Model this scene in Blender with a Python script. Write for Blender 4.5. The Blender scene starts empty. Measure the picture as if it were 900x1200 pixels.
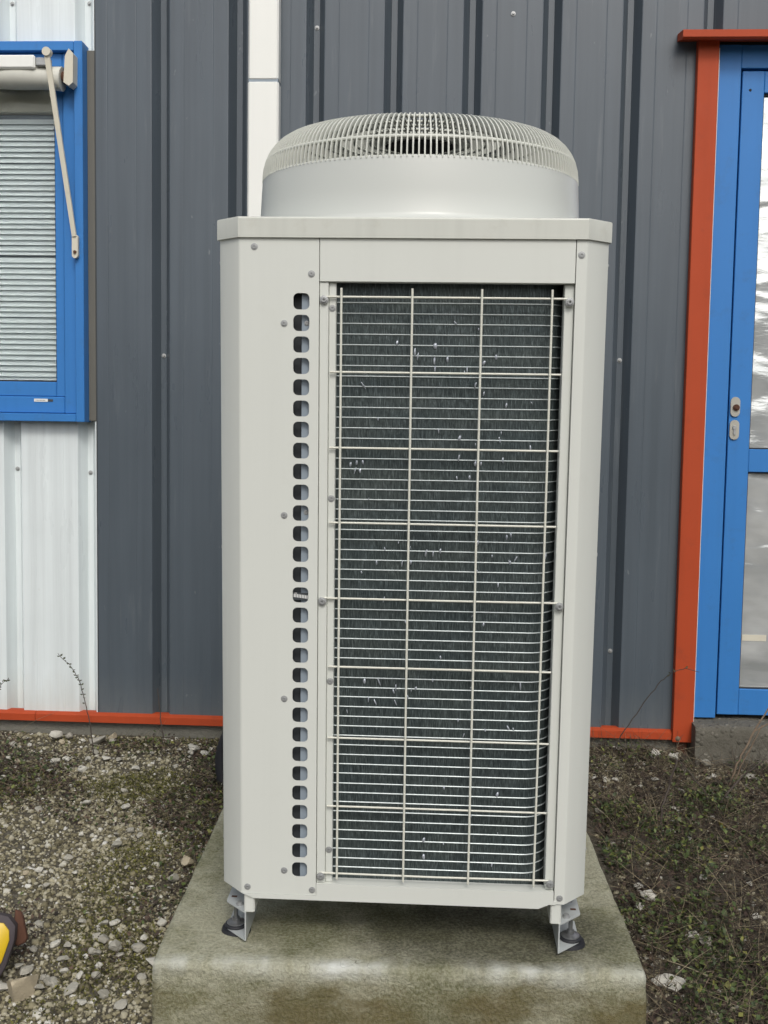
import bpy, math, random
import numpy as np
from mathutils import Matrix, Vector, noise

random.seed(7)
RNG = np.random.default_rng(11)
SC = bpy.context.scene
COL = SC.collection
R = math.radians

# ------------------------------------------------------------------ camera
CAM_POS = (0.0706, -2.4276, 0.0844)
YAW, PITCH, ROLL = 0.0516, 0.0791, 0.0156
_f = Vector((-math.sin(YAW) * math.cos(PITCH), math.cos(YAW) * math.cos(PITCH), -math.sin(PITCH)))
_r = Vector((math.cos(YAW), math.sin(YAW), 0))
_u = _r.cross(_f)
CR = _r * math.cos(ROLL) + _u * math.sin(ROLL)
CU = -_r * math.sin(ROLL) + _u * math.cos(ROLL)
cd = bpy.data.cameras.new('camera')
cam = bpy.data.objects.new('camera', cd)
COL.objects.link(cam)
m = Matrix((CR, CU, -_f)).transposed().to_4x4()
m.translation = Vector(CAM_POS)
cam.matrix_world = m
cd.sensor_fit = 'VERTICAL'
cd.sensor_height = 24.0
cd.lens = 24.0 * 1265.0 / 1200.0
cd.clip_start = 0.05
cd.clip_end = 600
SC.camera = cam

# ------------------------------------------------------------------ sky, sun, exposure
SUN_EL, SUN_AZ = 44.0, 11.0          # degrees; azimuth from straight behind the camera towards the right
w = bpy.data.worlds.new('World')
SC.world = w
w.use_nodes = True
nt = w.node_tree
nt.nodes.clear()
sky = nt.nodes.new('ShaderNodeTexSky')
sky.sky_type = 'NISHITA'
sky.sun_disc = False
sky.sun_elevation = R(SUN_EL)
sky.sun_rotation = R(180 - SUN_AZ)
sky.air_density = 1.0
sky.dust_density = 4.0
sky.ozone_density = 1.0
hs = nt.nodes.new('ShaderNodeHueSaturation')
hs.inputs['Saturation'].default_value = 0.48
bg = nt.nodes.new('ShaderNodeBackground')
bg.inputs['Strength'].default_value = 0.15
wo = nt.nodes.new('ShaderNodeOutputWorld')
nt.links.new(sky.outputs['Color'], hs.inputs['Color'])
nt.links.new(hs.outputs['Color'], bg.inputs['Color'])
nt.links.new(bg.outputs[0], wo.inputs['Surface'])

sd = bpy.data.lights.new('sun', 'SUN')
sd.energy = 1.0
sd.angle = R(14)
sd.color = (1.0, 0.975, 0.92)
sun = bpy.data.objects.new('sun', sd)
COL.objects.link(sun)
_sdir = Vector((math.sin(R(SUN_AZ)) * math.cos(R(SUN_EL)), -math.cos(R(SUN_AZ)) * math.cos(R(SUN_EL)), math.sin(R(SUN_EL))))
sun.rotation_euler = _sdir.to_track_quat('Z', 'Y').to_euler()
sun.location = (4, -6, 6)

SC.view_settings.view_transform = 'Standard'
SC.view_settings.look = 'None'
SC.view_settings.gamma = 1.0
SC.view_settings.use_curve_mapping = False
SC.view_settings.exposure = 0.02

# ------------------------------------------------------------------ helpers
def pix_ray(u, v):
    return (CR * ((u - 450) / 1265.0) - CU * ((v - 600) / 1265.0) + _f)

def at_y(u, v, Y):
    d = pix_ray(u, v)
    t = (Y - CAM_POS[1]) / d.y
    return Vector(CAM_POS) + d * t


class MB:
    """collects shapes into one mesh"""
    def __init__(self):
        self.v, self.f = [], []

    def add(self, vs, fs):
        n = len(self.v)
        self.v += [tuple(p) for p in vs]
        self.f += [tuple(i + n for i in f) for f in fs]
        return self

    def box(self, x0, x1, y0, y1, z0, z1, b=0.0):
        if b <= 0:
            v = [(x0, y0, z0), (x1, y0, z0), (x1, y1, z0), (x0, y1, z0), (x0, y0, z1), (x1, y0, z1), (x1, y1, z1), (x0, y1, z1)]
            f = [(0, 3, 2, 1), (4, 5, 6, 7), (0, 1, 5, 4), (1, 2, 6, 5), (2, 3, 7, 6), (3, 0, 4, 7)]
            return self.add(v, f)
        # chamfered box
        xs, ys, zs = (x0, x1), (y0, y1), (z0, z1)
        v = []
        idx = {}
        for i in (0, 1):
            for j in (0, 1):
                for k in (0, 1):
                    sx, sy, sz = (1, -1)[i], (1, -1)[j], (1, -1)[k]
                    for ax in range(3):
                        p = [xs[i] + sx * b, ys[j] + sy * b, zs[k] + sz * b]
                        p[ax] = (xs[i], ys[j], zs[k])[ax]
                        idx[(i, j, k, ax)] = len(v)
                        v.append(tuple(p))
        f = []
        for ax in range(3):
            a, c = [q for q in range(3) if q != ax]
            for s in (0, 1):
                q = []
                for (ca, cc) in ((0, 0), (1, 0), (1, 1), (0, 1)):
                    key = [0, 0, 0]
                    key[ax], key[a], key[c] = s, ca, cc
                    q.append(idx[(key[0], key[1], key[2], ax)])
                flip = (s == 0) ^ (ax == 1)
                f.append(tuple(reversed(q)) if flip else tuple(q))
        for ax in range(3):
            a, c = [q for q in range(3) if q != ax]
            for ca in (0, 1):
                for cc in (0, 1):
                    k0 = [0, 0, 0]; k1 = [0, 0, 0]
                    k0[ax], k1[ax] = 0, 1
                    k0[a] = k1[a] = ca
                    k0[c] = k1[c] = cc
                    q = [idx[(*k0, a)], idx[(*k1, a)], idx[(*k1, c)], idx[(*k0, c)]]
                    flip = (ca == cc) ^ (ax == 1)
                    f.append(tuple(q) if not flip else tuple(reversed(q)))
        for i in (0, 1):
            for j in (0, 1):
                for k in (0, 1):
                    q = [idx[(i, j, k, 0)], idx[(i, j, k, 1)], idx[(i, j, k, 2)]]
                    f.append(tuple(q) if (i + j + k) % 2 else tuple(reversed(q)))
        return self.add(v, f)

    def prism(self, poly, z0, z1, axis='z'):
        """poly: list of 2d points (ccw); extruded along axis"""
        n = len(poly)
        def P(a, b, c):
            return {'z': (a, b, c), 'y': (a, c, b), 'x': (c, a, b)}[axis]
        v = [P(a, b, z0) for a, b in poly] + [P(a, b, z1) for a, b in poly]
        f = [tuple(range(n - 1, -1, -1)), tuple(range(n, 2 * n))]
        f += [(i, (i + 1) % n, n + (i + 1) % n, n + i) for i in range(n)]
        if axis == 'y':
            f = [tuple(reversed(q)) for q in f]
        return self.add(v, f)

    def tube(self, pts, r, n=8, caps=True):
        pts = [Vector(p) for p in pts]
        if not isinstance(r, (list, tuple)):
            r = [r] * len(pts)
        vs = []
        prev = None
        for i, p in enumerate(pts):
            t = (pts[min(i + 1, len(pts) - 1)] - pts[max(i - 1, 0)]).normalized()
            if prev is None:
                a = t.orthogonal().normalized()
            else:
                a = (prev - t * prev.dot(t))
                a = a.normalized() if a.length > 1e-6 else t.orthogonal().normalized()
            prev = a
            b = t.cross(a)
            for k in range(n):
                th = 2 * math.pi * k / n
                vs.append(p + (a * math.cos(th) + b * math.sin(th)) * r[i])
        fs = []
        for i in range(len(pts) - 1):
            for k in range(n):
                fs.append((i * n + k, i * n + (k + 1) % n, (i + 1) * n + (k + 1) % n, (i + 1) * n + k))
        if caps:
            fs.append(tuple(range(n - 1, -1, -1)))
            fs.append(tuple(range((len(pts) - 1) * n, len(pts) * n)))
        return self.add(vs, fs)

    def lathe(self, prof, n=32, c=(0, 0, 0), axis='z', closed=False, a0=0.0, a1=2 * math.pi):
        """prof: (radius, height) pairs"""
        full = abs(a1 - a0 - 2 * math.pi) < 1e-6
        cols = n if full else n + 1
        vs = []
        for k in range(cols):
            th = a0 + (a1 - a0) * k / n
            for r_, h in prof:
                x, y = r_ * math.cos(th), r_ * math.sin(th)
                if axis == 'z':
                    vs.append((c[0] + x, c[1] + y, c[2] + h))
                else:
                    vs.append((c[0] + x, c[1] - h, c[2] + y))
        m_ = len(prof)
        fs = []
        for k in range(n):
            k2 = (k + 1) % cols
            for i in range(m_ - 1 + (1 if closed else 0)):
                i2 = (i + 1) % m_
                fs.append((k * m_ + i, k2 * m_ + i, k2 * m_ + i2, k * m_ + i2))
        return self.add(vs, fs)

    def build(self, name, material, parent=None, smooth=None, loc=None):
        o = bpy.data.objects.new(name, mesh_of(name, self.v, self.f, material, smooth))
        COL.objects.link(o)
        if parent is not None:
            o.parent = parent
        if loc is not None:
            o.location = loc
        return o


def mesh_of(name, v, f, material, smooth=None):
    me = bpy.data.meshes.new(name)
    me.from_pydata(v, [], f)
    me.validate()
    if smooth is not None:
        me.polygons.foreach_set('use_smooth', [True] * len(me.polygons))
        if smooth > 0:
            try:
                me.set_sharp_from_angle(angle=R(smooth))
            except Exception:
                pass
    me.materials.append(material)
    me.update()
    return me


def inst(src, parent, loc=(0, 0, 0), rot=(0, 0, 0), scale=None):
    o = src.copy()
    COL.objects.link(o)
    o.parent = parent
    o.location = loc
    o.rotation_euler = rot
    if scale is not None:
        o.scale = scale
    return o


def empty(name, loc=(0, 0, 0), rot=(0, 0, 0)):
    o = bpy.data.objects.new(name, None)
    o.empty_display_size = 0.1
    COL.objects.link(o)
    o.location = loc
    o.rotation_euler = rot
    return o


def tag(o, label=None, cat=None, group=None, kind=None):
    if label: o['label'] = label
    if cat: o['category'] = cat
    if group: o['group'] = group
    if kind: o['kind'] = kind
    return o


# ------------------------------------------------------------------ materials
class NT:
    def __init__(self, name):
        self.m = bpy.data.materials.new(name)
        self.m.use_nodes = True
        self.t = self.m.node_tree
        self.b = self.t.nodes['Principled BSDF']
        self.co = self.t.nodes.new('ShaderNodeTexCoord')

    def n(self, typ, **kw):
        o = self.t.nodes.new(typ)
        for k, v in kw.items():
            if k in o.inputs.keys():
                o.inputs[k].default_value = v
            else:
                setattr(o, k, v)
        return o

    def l(self, a, b):
        self.t.links.new(a, b)

    def mapping(self, scale=(1, 1, 1), src='Object', loc=(0, 0, 0)):
        mp = self.n('ShaderNodeMapping')
        mp.inputs['Scale'].default_value = scale
        mp.inputs['Location'].default_value = loc
        self.l(self.co.outputs[src], mp.inputs['Vector'])
        return mp.outputs['Vector']

    def noise(self, scale, detail=4, rough=0.55, vec=None, dist=0.0):
        t = self.n('ShaderNodeTexNoise')
        t.inputs['Scale'].default_value = scale
        t.inputs['Detail'].default_value = detail
        t.inputs['Roughness'].default_value = rough
        t.inputs['Distortion'].default_value = dist
        self.l(vec if vec is not None else self.co.outputs['Object'], t.inputs['Vector'])
        return t.outputs['Fac']

    def ramp(self, fac, stops, interp='LINEAR'):
        r = self.n('ShaderNodeValToRGB')
        r.color_ramp.interpolation = interp
        el = r.color_ramp.elements
        while len(el) < len(stops):
            el.new(0.5)
        for e, (p, c) in zip(el, stops):
            e.position = p
            e.color = (*c, 1) if len(c) == 3 else c
        self.l(fac, r.inputs['Fac'])
        return r.outputs['Color']

    def mix(self, fac, a, b, mode='MIX'):
        mx = self.n('ShaderNodeMix', data_type='RGBA', blend_type=mode)
        for s, v in ((mx.inputs[0], fac), (mx.inputs[6], a), (mx.inputs[7], b)):
            if hasattr(v, 'is_output'):
                self.l(v, s)
            elif isinstance(v, (int, float)):
                s.default_value = v
            else:
                s.default_value = (*v, 1)
        return mx.outputs[2]

    def math(self, op, a, b=0.0, clamp=False):
        mn = self.n('ShaderNodeMath', operation=op, use_clamp=clamp)
        for s, v in ((mn.inputs[0], a), (mn.inputs[1], b)):
            if hasattr(v, 'is_output'):
                self.l(v, s)
            else:
                s.default_value = v
        return mn.outputs[0]

    def bump(self, h, strength=0.3, dist=0.01):
        b = self.n('ShaderNodeBump')
        b.inputs['Strength'].default_value = strength
        b.inputs['Distance'].default_value = dist
        self.l(h, b.inputs['Height'])
        self.l(b.outputs['Normal'], self.b.inputs['Normal'])

    def col(self, c):
        if hasattr(c, 'is_output'):
            self.l(c, self.b.inputs['Base Color'])
        else:
            self.b.inputs['Base Color'].default_value = (*c, 1)

    def rough(self, r):
        if hasattr(r, 'is_output'):
            self.l(r, self.b.inputs['Roughness'])
        else:
            self.b.inputs['Roughness'].default_value = r


def K(c, k):
    return tuple(min(1, q * k) for q in c)


def painted(name, c, rough=0.42, var=0.06, vs=3.0, metal=0.0, streak=0.0, dirt=None, dirt_amt=0.0, spec=0.5, bump=0.04, src='Object'):
    """painted sheet metal or plastic with faint mottling, optional vertical run-marks and dirt"""
    t = NT(name)
    f = t.noise(vs, 5, 0.6, t.mapping((1, 1, 1), src))
    c1 = t.mix(f, K(c, 1 - var), K(c, 1 + var))
    if streak:
        s = t.noise(9.0, 4, 0.6, t.mapping((3.5, 3.5, 0.12), src))
        s = t.ramp(s, [(0.46, (0, 0, 0)), (0.72, (1, 1, 1))])
        c1 = t.mix(t.math('MULTIPLY', s, streak), c1, K(c, 0.55))
    if dirt is not None:
        d = t.noise(14.0, 6, 0.7, t.mapping((1, 1, 1), src))
        d = t.ramp(d, [(0.56, (0, 0, 0)), (0.74, (1, 1, 1))])
        c1 = t.mix(t.math('MULTIPLY', d, dirt_amt), c1, dirt)
    t.col(c1)
    rr = t.noise(22.0, 3, 0.6, t.mapping((1, 1, 1), src))
    t.rough(t.math('ADD', t.math('MULTIPLY', rr, 0.16), rough - 0.08))
    t.b.inputs['Metallic'].default_value = metal
    t.b.inputs['Specular IOR Level'].default_value = spec
    if bump:
        t.bump(t.noise(60.0, 3, 0.6, t.mapping((1, 1, 1), src)), bump, 0.004)
    return t.m


def cladding(name, c, scratch, low_dirt):
    """coated steel cladding: run-marks, pale scuffs, splash dirt near the ground"""
    t = NT(name)
    v = t.co.outputs['Object']
    f = t.noise(1.7, 5, 0.6)
    c1 = t.mix(f, K(c, 0.86), K(c, 1.12))
    s = t.noise(8.0, 5, 0.62, t.mapping((4.0, 4.0, 0.10)))
    s = t.ramp(s, [(0.38, (0, 0, 0)), (0.80, (1, 1, 1))])
    c1 = t.mix(t.math('MULTIPLY', s, 0.45), c1, K(c, 0.58))
    s2 = t.noise(10.0, 4, 0.6, t.mapping((3.0, 3.0, 0.22), loc=(5, 2, 1)))
    s2 = t.ramp(s2, [(0.60, (0, 0, 0)), (0.78, (1, 1, 1))])
    c1 = t.mix(t.math('MULTIPLY', s2, 0.22), c1, scratch)
    fl = t.noise(38.0, 2, 0.5, t.mapping((1.0, 1.0, 0.45)))
    fl = t.ramp(fl, [(0.735, (0, 0, 0)), (0.77, (1, 1, 1))])
    c1 = t.mix(t.math('MULTIPLY', fl, 0.35), c1, scratch)
    # splash dirt: grows towards the bottom of the sheet, broken up by noise
    sx = t.n('ShaderNodeSeparateXYZ')
    t.l(v, sx.inputs[0])
    h = t.n('ShaderNodeMapRange')
    h.inputs['From Min'].default_value = -0.75
    h.inputs['From Max'].default_value = -1.06
    t.l(sx.outputs['Z'], h.inputs['Value'])
    dn = t.noise(9.0, 6, 0.7, t.mapping((2.6, 2.6, 0.5)))
    dd = t.ramp(t.math('MULTIPLY', t.math('ADD', dn, 0.15), h.outputs[0]), [(0.25, (0, 0, 0)), (0.75, (1, 1, 1))])
    c1 = t.mix(t.math('MULTIPLY', dd, 0.6), c1, low_dirt)
    t.col(c1)
    rr = t.noise(5.0, 4, 0.6, t.mapping((2, 2, 0.4)))
    t.rough(t.math('ADD', t.math('MULTIPLY', rr, 0.20), 0.20))
    t.b.inputs['Specular IOR Level'].default_value = 0.48
    t.bump(t.noise(2.2, 3, 0.5, t.mapping((1.6, 1.6, 0.5))), 0.22, 0.02)
    return t.m


M = {}
M['grey_clad'] = cladding('grey_cladding', (0.086, 0.106, 0.126), (0.26, 0.28, 0.29), (0.15, 0.165, 0.17))
M['white_clad'] = cladding('white_cladding', (0.73, 0.79, 0.80), (0.62, 0.65, 0.64), (0.55, 0.55, 0.50))
M['red'] = painted('red_oxide_paint', (0.405, 0.064, 0.022), 0.55, 0.10, 4.0, streak=0.12, dirt=(0.22, 0.05, 0.03), dirt_amt=0.35, spec=0.2)
M['blue'] = painted('blue_lacquer', (0.040, 0.19, 0.50), 0.42, 0.07, 3.0, streak=0.10, dirt=(0.05, 0.12, 0.24), dirt_amt=0.3, spec=0.3)
M['olive'] = painted('olive_flashing', (0.13, 0.125, 0.105), 0.55, 0.12, 5.0, streak=0.2)
M['white_pipe'] = painted('white_pvc', (0.80, 0.81, 0.77), 0.35, 0.03, 3.0, streak=0.06)
M['cream'] = painted('cream_enamel', (0.625, 0.645, 0.602), 0.42, 0.03, 1.4, bump=0.015, streak=0.035, dirt=(0.53, 0.54, 0.48), dirt_amt=0.15)
M['cream_top'] = painted('cream_enamel_weathered', (0.56, 0.575, 0.525), 0.45, 0.05, 5.0, bump=0.03, streak=0.14, dirt=(0.42, 0.41, 0.34), dirt_amt=0.35)
M['ring'] = painted('cream_enamel_glossy', (0.545, 0.565, 0.535), 0.34, 0.015, 2.0, bump=0.0)
M['grille'] = painted('grille_plastic', (0.58, 0.595, 0.54), 0.45, 0.06, 9.0, bump=0)
M['wire'] = painted('coated_wire', (0.66, 0.66, 0.58), 0.42, 0.08, 14.0, bump=0, dirt=(0.45, 0.44, 0.36), dirt_amt=0.4)
M['zinc'] = painted('zinc_plated', (0.36, 0.37, 0.37), 0.45, 0.25, 200.0, metal=0.4, bump=0.05)
M['darkzinc'] = painted('tarnished_steel', (0.22, 0.225, 0.23), 0.35, 0.3, 60.0, metal=0.7, bump=0.1)
M['galv'] = painted('galvanised_bracket', (0.50, 0.53, 0.53), 0.45, 0.1, 20.0, metal=0.25, bump=0.03, dirt=(0.33, 0.33, 0.30), dirt_amt=0.5)
M['dark'] = painted('dark_void', (0.012, 0.013, 0.015), 0.8, 0.2, 10.0)
M['rubber'] = painted('black_rubber', (0.014, 0.015, 0.019), 0.6, 0.2, 20.0)
M['inner'] = painted('inner_sheet', (0.26, 0.31, 0.36), 0.5, 0.08, 8.0)
M['innerdark'] = painted('inner_dark_sheet', (0.045, 0.052, 0.058), 0.6, 0.1, 8.0)
M['sealant'] = painted('white_sealant', (0.62, 0.62, 0.6), 0.5, 0.2, 30.0)
M['awning'] = painted('awning_fabric', (0.60, 0.60, 0.54), 0.6, 0.08, 7.0, streak=0.15)
M['beige'] = painted('beige_arm', (0.60, 0.57, 0.47), 0.45, 0.08, 12.0, dirt=(0.4, 0.36, 0.28), dirt_amt=0.4)
M['slat'] = painted('blind_slat', (0.78, 0.84, 0.86), 0.45, 0.05, 6.0)
M['lockplate'] = painted('lock_plate', (0.44, 0.43, 0.38), 0.4, 0.1, 30.0, metal=0.5)
M['yellow'] = painted('yellow_plastic', (0.62, 0.42, 0.015), 0.4, 0.1, 20.0, dirt=(0.3, 0.2, 0.03), dirt_amt=0.4)
M['rust'] = painted('rusted_steel', (0.088, 0.038, 0.022), 0.9, 0.4, 30.0, bump=0.4)
M['toolrim'] = painted('dirty_dark_plastic', (0.055, 0.045, 0.05), 0.7, 0.3, 20.0, dirt=(0.14, 0.10, 0.07), dirt_amt=0.5)
M['sticker'] = painted('white_sticker', (0.75, 0.76, 0.74), 0.4, 0.03, 10.0)
M['fanblade'] = painted('fan_plastic', (0.05, 0.052, 0.055), 0.5, 0.1, 10.0)

# aluminium coil: dark fin pack with fine vertical fins and horizontal banding of its own corrugation
t = NT('coil_fins')
vf = t.mapping((430.0, 430.0, 55.0))
s = t.noise(1.0, 3, 0.6, vf)
big = t.noise(4.0, 4, 0.6, t.mapping((1.4, 1.4, 6.0)))
c1 = t.ramp(s, [(0.30, (0.028, 0.036, 0.037)), (0.55, (0.072, 0.090, 0.090)), (0.80, (0.19, 0.22, 0.225))])
c2 = t.mix(big, (0.55, 0.65, 0.75), (1.25, 1.2, 1.1))
t.col(t.mix(1.0, c1, c2, 'MULTIPLY'))
t.b.inputs['Metallic'].default_value = 0.35
t.rough(0.42)
t.bump(s, 0.7, 0.004)
M['coil'] = t.m
M['ridge'] = painted('coil_fold', (0.50, 0.55, 0.55), 0.42, 0.35, 130.0, metal=0.3, bump=0)
M['bentfin'] = painted('bent_fin', (0.42, 0.45, 0.50), 0.35, 0.2, 60.0, metal=0.4, bump=0)

# window and door glass
t = NT('window_glass')
t.col((0.9, 0.93, 0.92))
t.rough(0.03)
t.b.inputs['Transmission Weight'].default_value = 1.0
t.b.inputs['IOR'].default_value = 1.25
M['glass'] = t.m
t = NT('mirror_film_glass')
w1 = t.noise(3.0, 2, 0.5, t.mapping((0.9, 1.0, 1.7)), 0.6)
w2 = t.noise(26.0, 4, 0.6, t.mapping((0.55, 1.0, 2.2)), 0.4)
hh = t.math('ADD', t.math('MULTIPLY', w1, 1.0), t.math('MULTIPLY', w2, 0.045))
bl = t.noise(5.0, 3, 0.5, t.mapping((1, 1, 1.6)))
t.col(t.ramp(bl, [(0.35, (0.62, 0.65, 0.65)), (0.65, (0.86, 0.89, 0.89))]))
t.b.inputs['Metallic'].default_value = 0.60
t.rough(0.13)
t.bump(hh, 0.60, 0.030)
M['film'] = t.m

# concrete slab: pale cement, moss, run-off and white bloom along the front edge
t = NT('mossy_concrete')
co = t.co.outputs['Object']
n1 = t.noise(5.5, 8, 0.68)
n2 = t.noise(70.0, 5, 0.7)
base = t.mix(n1, (0.30, 0.290, 0.190), (0.56, 0.555, 0.425))
n3 = t.ramp(t.noise(130.0, 4, 0.7), [(0.40, (0, 0, 0)), (0.66, (1, 1, 1))])
base = t.mix(t.math('MULTIPLY', n3, 0.46), base, (0.12, 0.12, 0.078))
base = t.mix(t.math('MULTIPLY', n2, 0.30), base, (0.18, 0.178, 0.13))
ms = t.ramp(t.noise(2.6, 7, 0.72, t.mapping((1, 1, 1.6), loc=(3.1, 0.4, 0))), [(0.47, (0, 0, 0)), (0.58, (1, 1, 1))])
base = t.mix(t.math('MULTIPLY', t.math('MULTIPLY', ms, t.math('ADD', t.math('MULTIPLY', n3, 0.45), 0.40)), 0.95), base, (0.105, 0.108, 0.034))
for mc, ms_, mr in (((-0.225, 0.17, 0.0), (1.0, 0.85, 0.3), 0.15), ((0.02, 0.20, 0.0), (0.9, 1.0, 0.3), 0.12)):
    va = t.n('ShaderNodeVectorMath', operation='SUBTRACT'); t.l(co, va.inputs[0]); va.inputs[1].default_value = mc
    vb = t.n('ShaderNodeVectorMath', operation='MULTIPLY'); t.l(va.outputs[0], vb.inputs[0]); vb.inputs[1].default_value = ms_
    vl = t.n('ShaderNodeVectorMath', operation='LENGTH'); t.l(vb.outputs[0], vl.inputs[0])
    mm = t.n('ShaderNodeMapRange'); mm.inputs['From Min'].default_value = mr; mm.inputs['From Max'].default_value = mr * 0.45
    t.l(t.math('ADD', vl.outputs['Value'], t.math('MULTIPLY', t.math('SUBTRACT', t.noise(11.0, 6, 0.7), 0.5), 0.20)), mm.inputs['Value'])
    base = t.mix(t.math('MULTIPLY', mm.outputs[0], t.math('ADD', t.math('MULTIPLY', n3, 0.4), 0.45)), base, (0.085, 0.090, 0.022))
sx = t.n('ShaderNodeSeparateXYZ')
t.l(co, sx.inputs[0])
# condensate damp under the cabinet, plus the cabinet's shadow painted into the colour
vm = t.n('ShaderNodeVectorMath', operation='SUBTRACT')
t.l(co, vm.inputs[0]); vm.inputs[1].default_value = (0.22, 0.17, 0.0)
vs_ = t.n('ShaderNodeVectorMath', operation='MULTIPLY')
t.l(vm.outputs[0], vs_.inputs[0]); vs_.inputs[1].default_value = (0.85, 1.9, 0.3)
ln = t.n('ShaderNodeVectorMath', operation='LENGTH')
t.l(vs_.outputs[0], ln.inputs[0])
damp_shade = t.n('ShaderNodeMapRange', interpolation_type='SMOOTHSTEP')
damp_shade.inputs['From Min'].default_value = 0.40
damp_shade.inputs['From Max'].default_value = 0.16
t.l(t.math('ADD', ln.outputs['Value'], t.math('MULTIPLY', t.math('SUBTRACT', t.noise(6.0, 6, 0.7), 0.5), 0.42)), damp_shade.inputs['Value'])
base = t.mix(t.math('MULTIPLY', damp_shade.outputs[0], t.math('ADD', t.math('MULTIPLY', n3, 0.40), 0.52)), base, (0.050, 0.048, 0.030))
# lower, damp part of the vertical faces
lo = t.n('ShaderNodeMapRange')
lo.inputs['From Min'].default_value = -0.030
lo.inputs['From Max'].default_value = -0.066
t.l(t.math('ADD', sx.outputs['Z'], t.math('MULTIPLY', t.math('SUBTRACT', t.noise(3.4, 6, 0.66, t.mapping((1, 0.3, 1.5), loc=(0.35, 0, 0))), 0.5), 0.22)), lo.inputs['Value'])
lp = t.ramp(t.noise(4.2, 5, 0.65, t.mapping((1, 0.4, 1.3), loc=(2.2, 0, 0.3))), [(0.40, (0.22, 0.22, 0.22)), (0.56, (1, 1, 1))])
lc = t.mix(t.noise(9.0, 4, 0.6), (0.075, 0.075, 0.022), (0.17, 0.128, 0.055))
base = t.mix(t.math('MULTIPLY', t.math('MULTIPLY', lo.outputs[0], lp), t.math('ADD', t.math('MULTIPLY', n3, 0.16), 0.80)), base, lc)
# white bloom just along the front arris
ed = t.math('ABSOLUTE', t.math('SUBTRACT', sx.outputs['Y'], 0.012))
eb = t.n('ShaderNodeMapRange')
eb.inputs['From Min'].default_value = 0.042
eb.inputs['From Max'].default_value = 0.0
t.l(t.math('ADD', ed, t.math('MULTIPLY', t.math('SUBTRACT', t.noise(11.0, 4, 0.6), 0.5), 0.09)), eb.inputs['Value'])
en = t.ramp(t.noise(3.6, 4, 0.6, t.mapping((1, 0.2, 0.2), loc=(1.7, 0, 0))), [(0.44, (0, 0, 0)), (0.60, (1, 1, 1))])
ez = t.n('ShaderNodeMapRange')
ez.inputs['From Min'].default_value = -0.040
ez.inputs['From Max'].default_value = -0.010
t.l(t.math('ADD', sx.outputs['Z'], t.math('MULTIPLY', t.math('SUBTRACT', t.noise(14.0, 5, 0.65), 0.5), 0.05)), ez.inputs['Value'])
base = t.mix(t.math('MULTIPLY', t.math('MULTIPLY', t.math('MULTIPLY', eb.outputs[0], ez.outputs[0]), en), 0.9), base, (0.66, 0.68, 0.64))
# cracks
vo = t.n('ShaderNodeTexVoronoi', feature='DISTANCE_TO_EDGE')
vo.inputs['Scale'].default_value = 3.1
dv = t.n('ShaderNodeVectorMath', operation='ADD')
nz = t.n('ShaderNodeTexNoise')
nz.inputs['Scale'].default_value = 9.0
t.l(co, nz.inputs['Vector'])
t.l(co, dv.inputs[0]); t.l(nz.outputs['Color'], dv.inputs[1])
t.l(dv.outputs[0], vo.inputs['Vector'])
ck = t.ramp(vo.outputs['Distance'], [(0.0, (1, 1, 1)), (0.010, (0, 0, 0))])
ckm = t.ramp(t.noise(3.0, 2, 0.5, t.mapping(loc=(9, 4, 2))), [(0.5, (0, 0, 0)), (0.6, (1, 1, 1))])
base = t.mix(t.math('MULTIPLY', t.math('MULTIPLY', ck, ckm), 0.7), base, (0.05, 0.045, 0.03))
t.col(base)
t.rough(0.92)
t.bump(t.math('ADD', t.math('MULTIPLY', n2, 0.9), t.math('MULTIPLY', n3, -0.25)), 0.70, 0.010)
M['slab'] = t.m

t = NT('old_concrete')
n1 = t.noise(7.0, 8, 0.7); n2 = t.noise(60.0, 5, 0.7)
t.col(t.mix(n2, t.mix(n1, (0.10, 0.095, 0.075), (0.27, 0.26, 0.22)), (0.14, 0.14, 0.12)))
t.rough(0.95)
t.bump(n2, 0.8, 0.01)
M['plinth'] = t.m

t = NT('rough_aggregate_concrete')
n1 = t.noise(6.0, 8, 0.7); n2 = t.noise(38.0, 5, 0.75)
vo = t.n('ShaderNodeTexVoronoi'); vo.inputs['Scale'].default_value = 42.0
t.l(t.co.outputs['Object'], vo.inputs['Vector'])
ag = t.ramp(vo.outputs['Distance'], [(0.18, (1, 1, 1)), (0.40, (0, 0, 0))])
cb = t.mix(n1, (0.055, 0.050, 0.038), (0.17, 0.16, 0.13))
agm = t.ramp(t.noise(17.0, 3, 0.6), [(0.48, (0, 0, 0)), (0.62, (1, 1, 1))])
cb = t.mix(t.math('MULTIPLY', t.math('MULTIPLY', ag, agm), 0.6), cb, (0.32, 0.30, 0.25))
t.col(cb); t.rough(0.95)
t.bump(t.math('ADD', t.math('MULTIPLY', ag, 0.5), n2), 0.9, 0.012)
M['thresh'] = t.m

# earth under the gravel
t = NT('stony_earth')
n1 = t.noise(2.3, 8, 0.7); n2 = t.noise(45.0, 6, 0.75)
e = t.mix(n1, (0.050, 0.043, 0.028), (0.115, 0.10, 0.068))
e = t.mix(t.ramp(n2, [(0.45, (0, 0, 0)), (0.75, (1, 1, 1))]), e, (0.22, 0.20, 0.16))
t.col(e)
t.rough(0.97)
t.bump(n2, 1.0, 0.02)
M['earth'] = t.m


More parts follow.
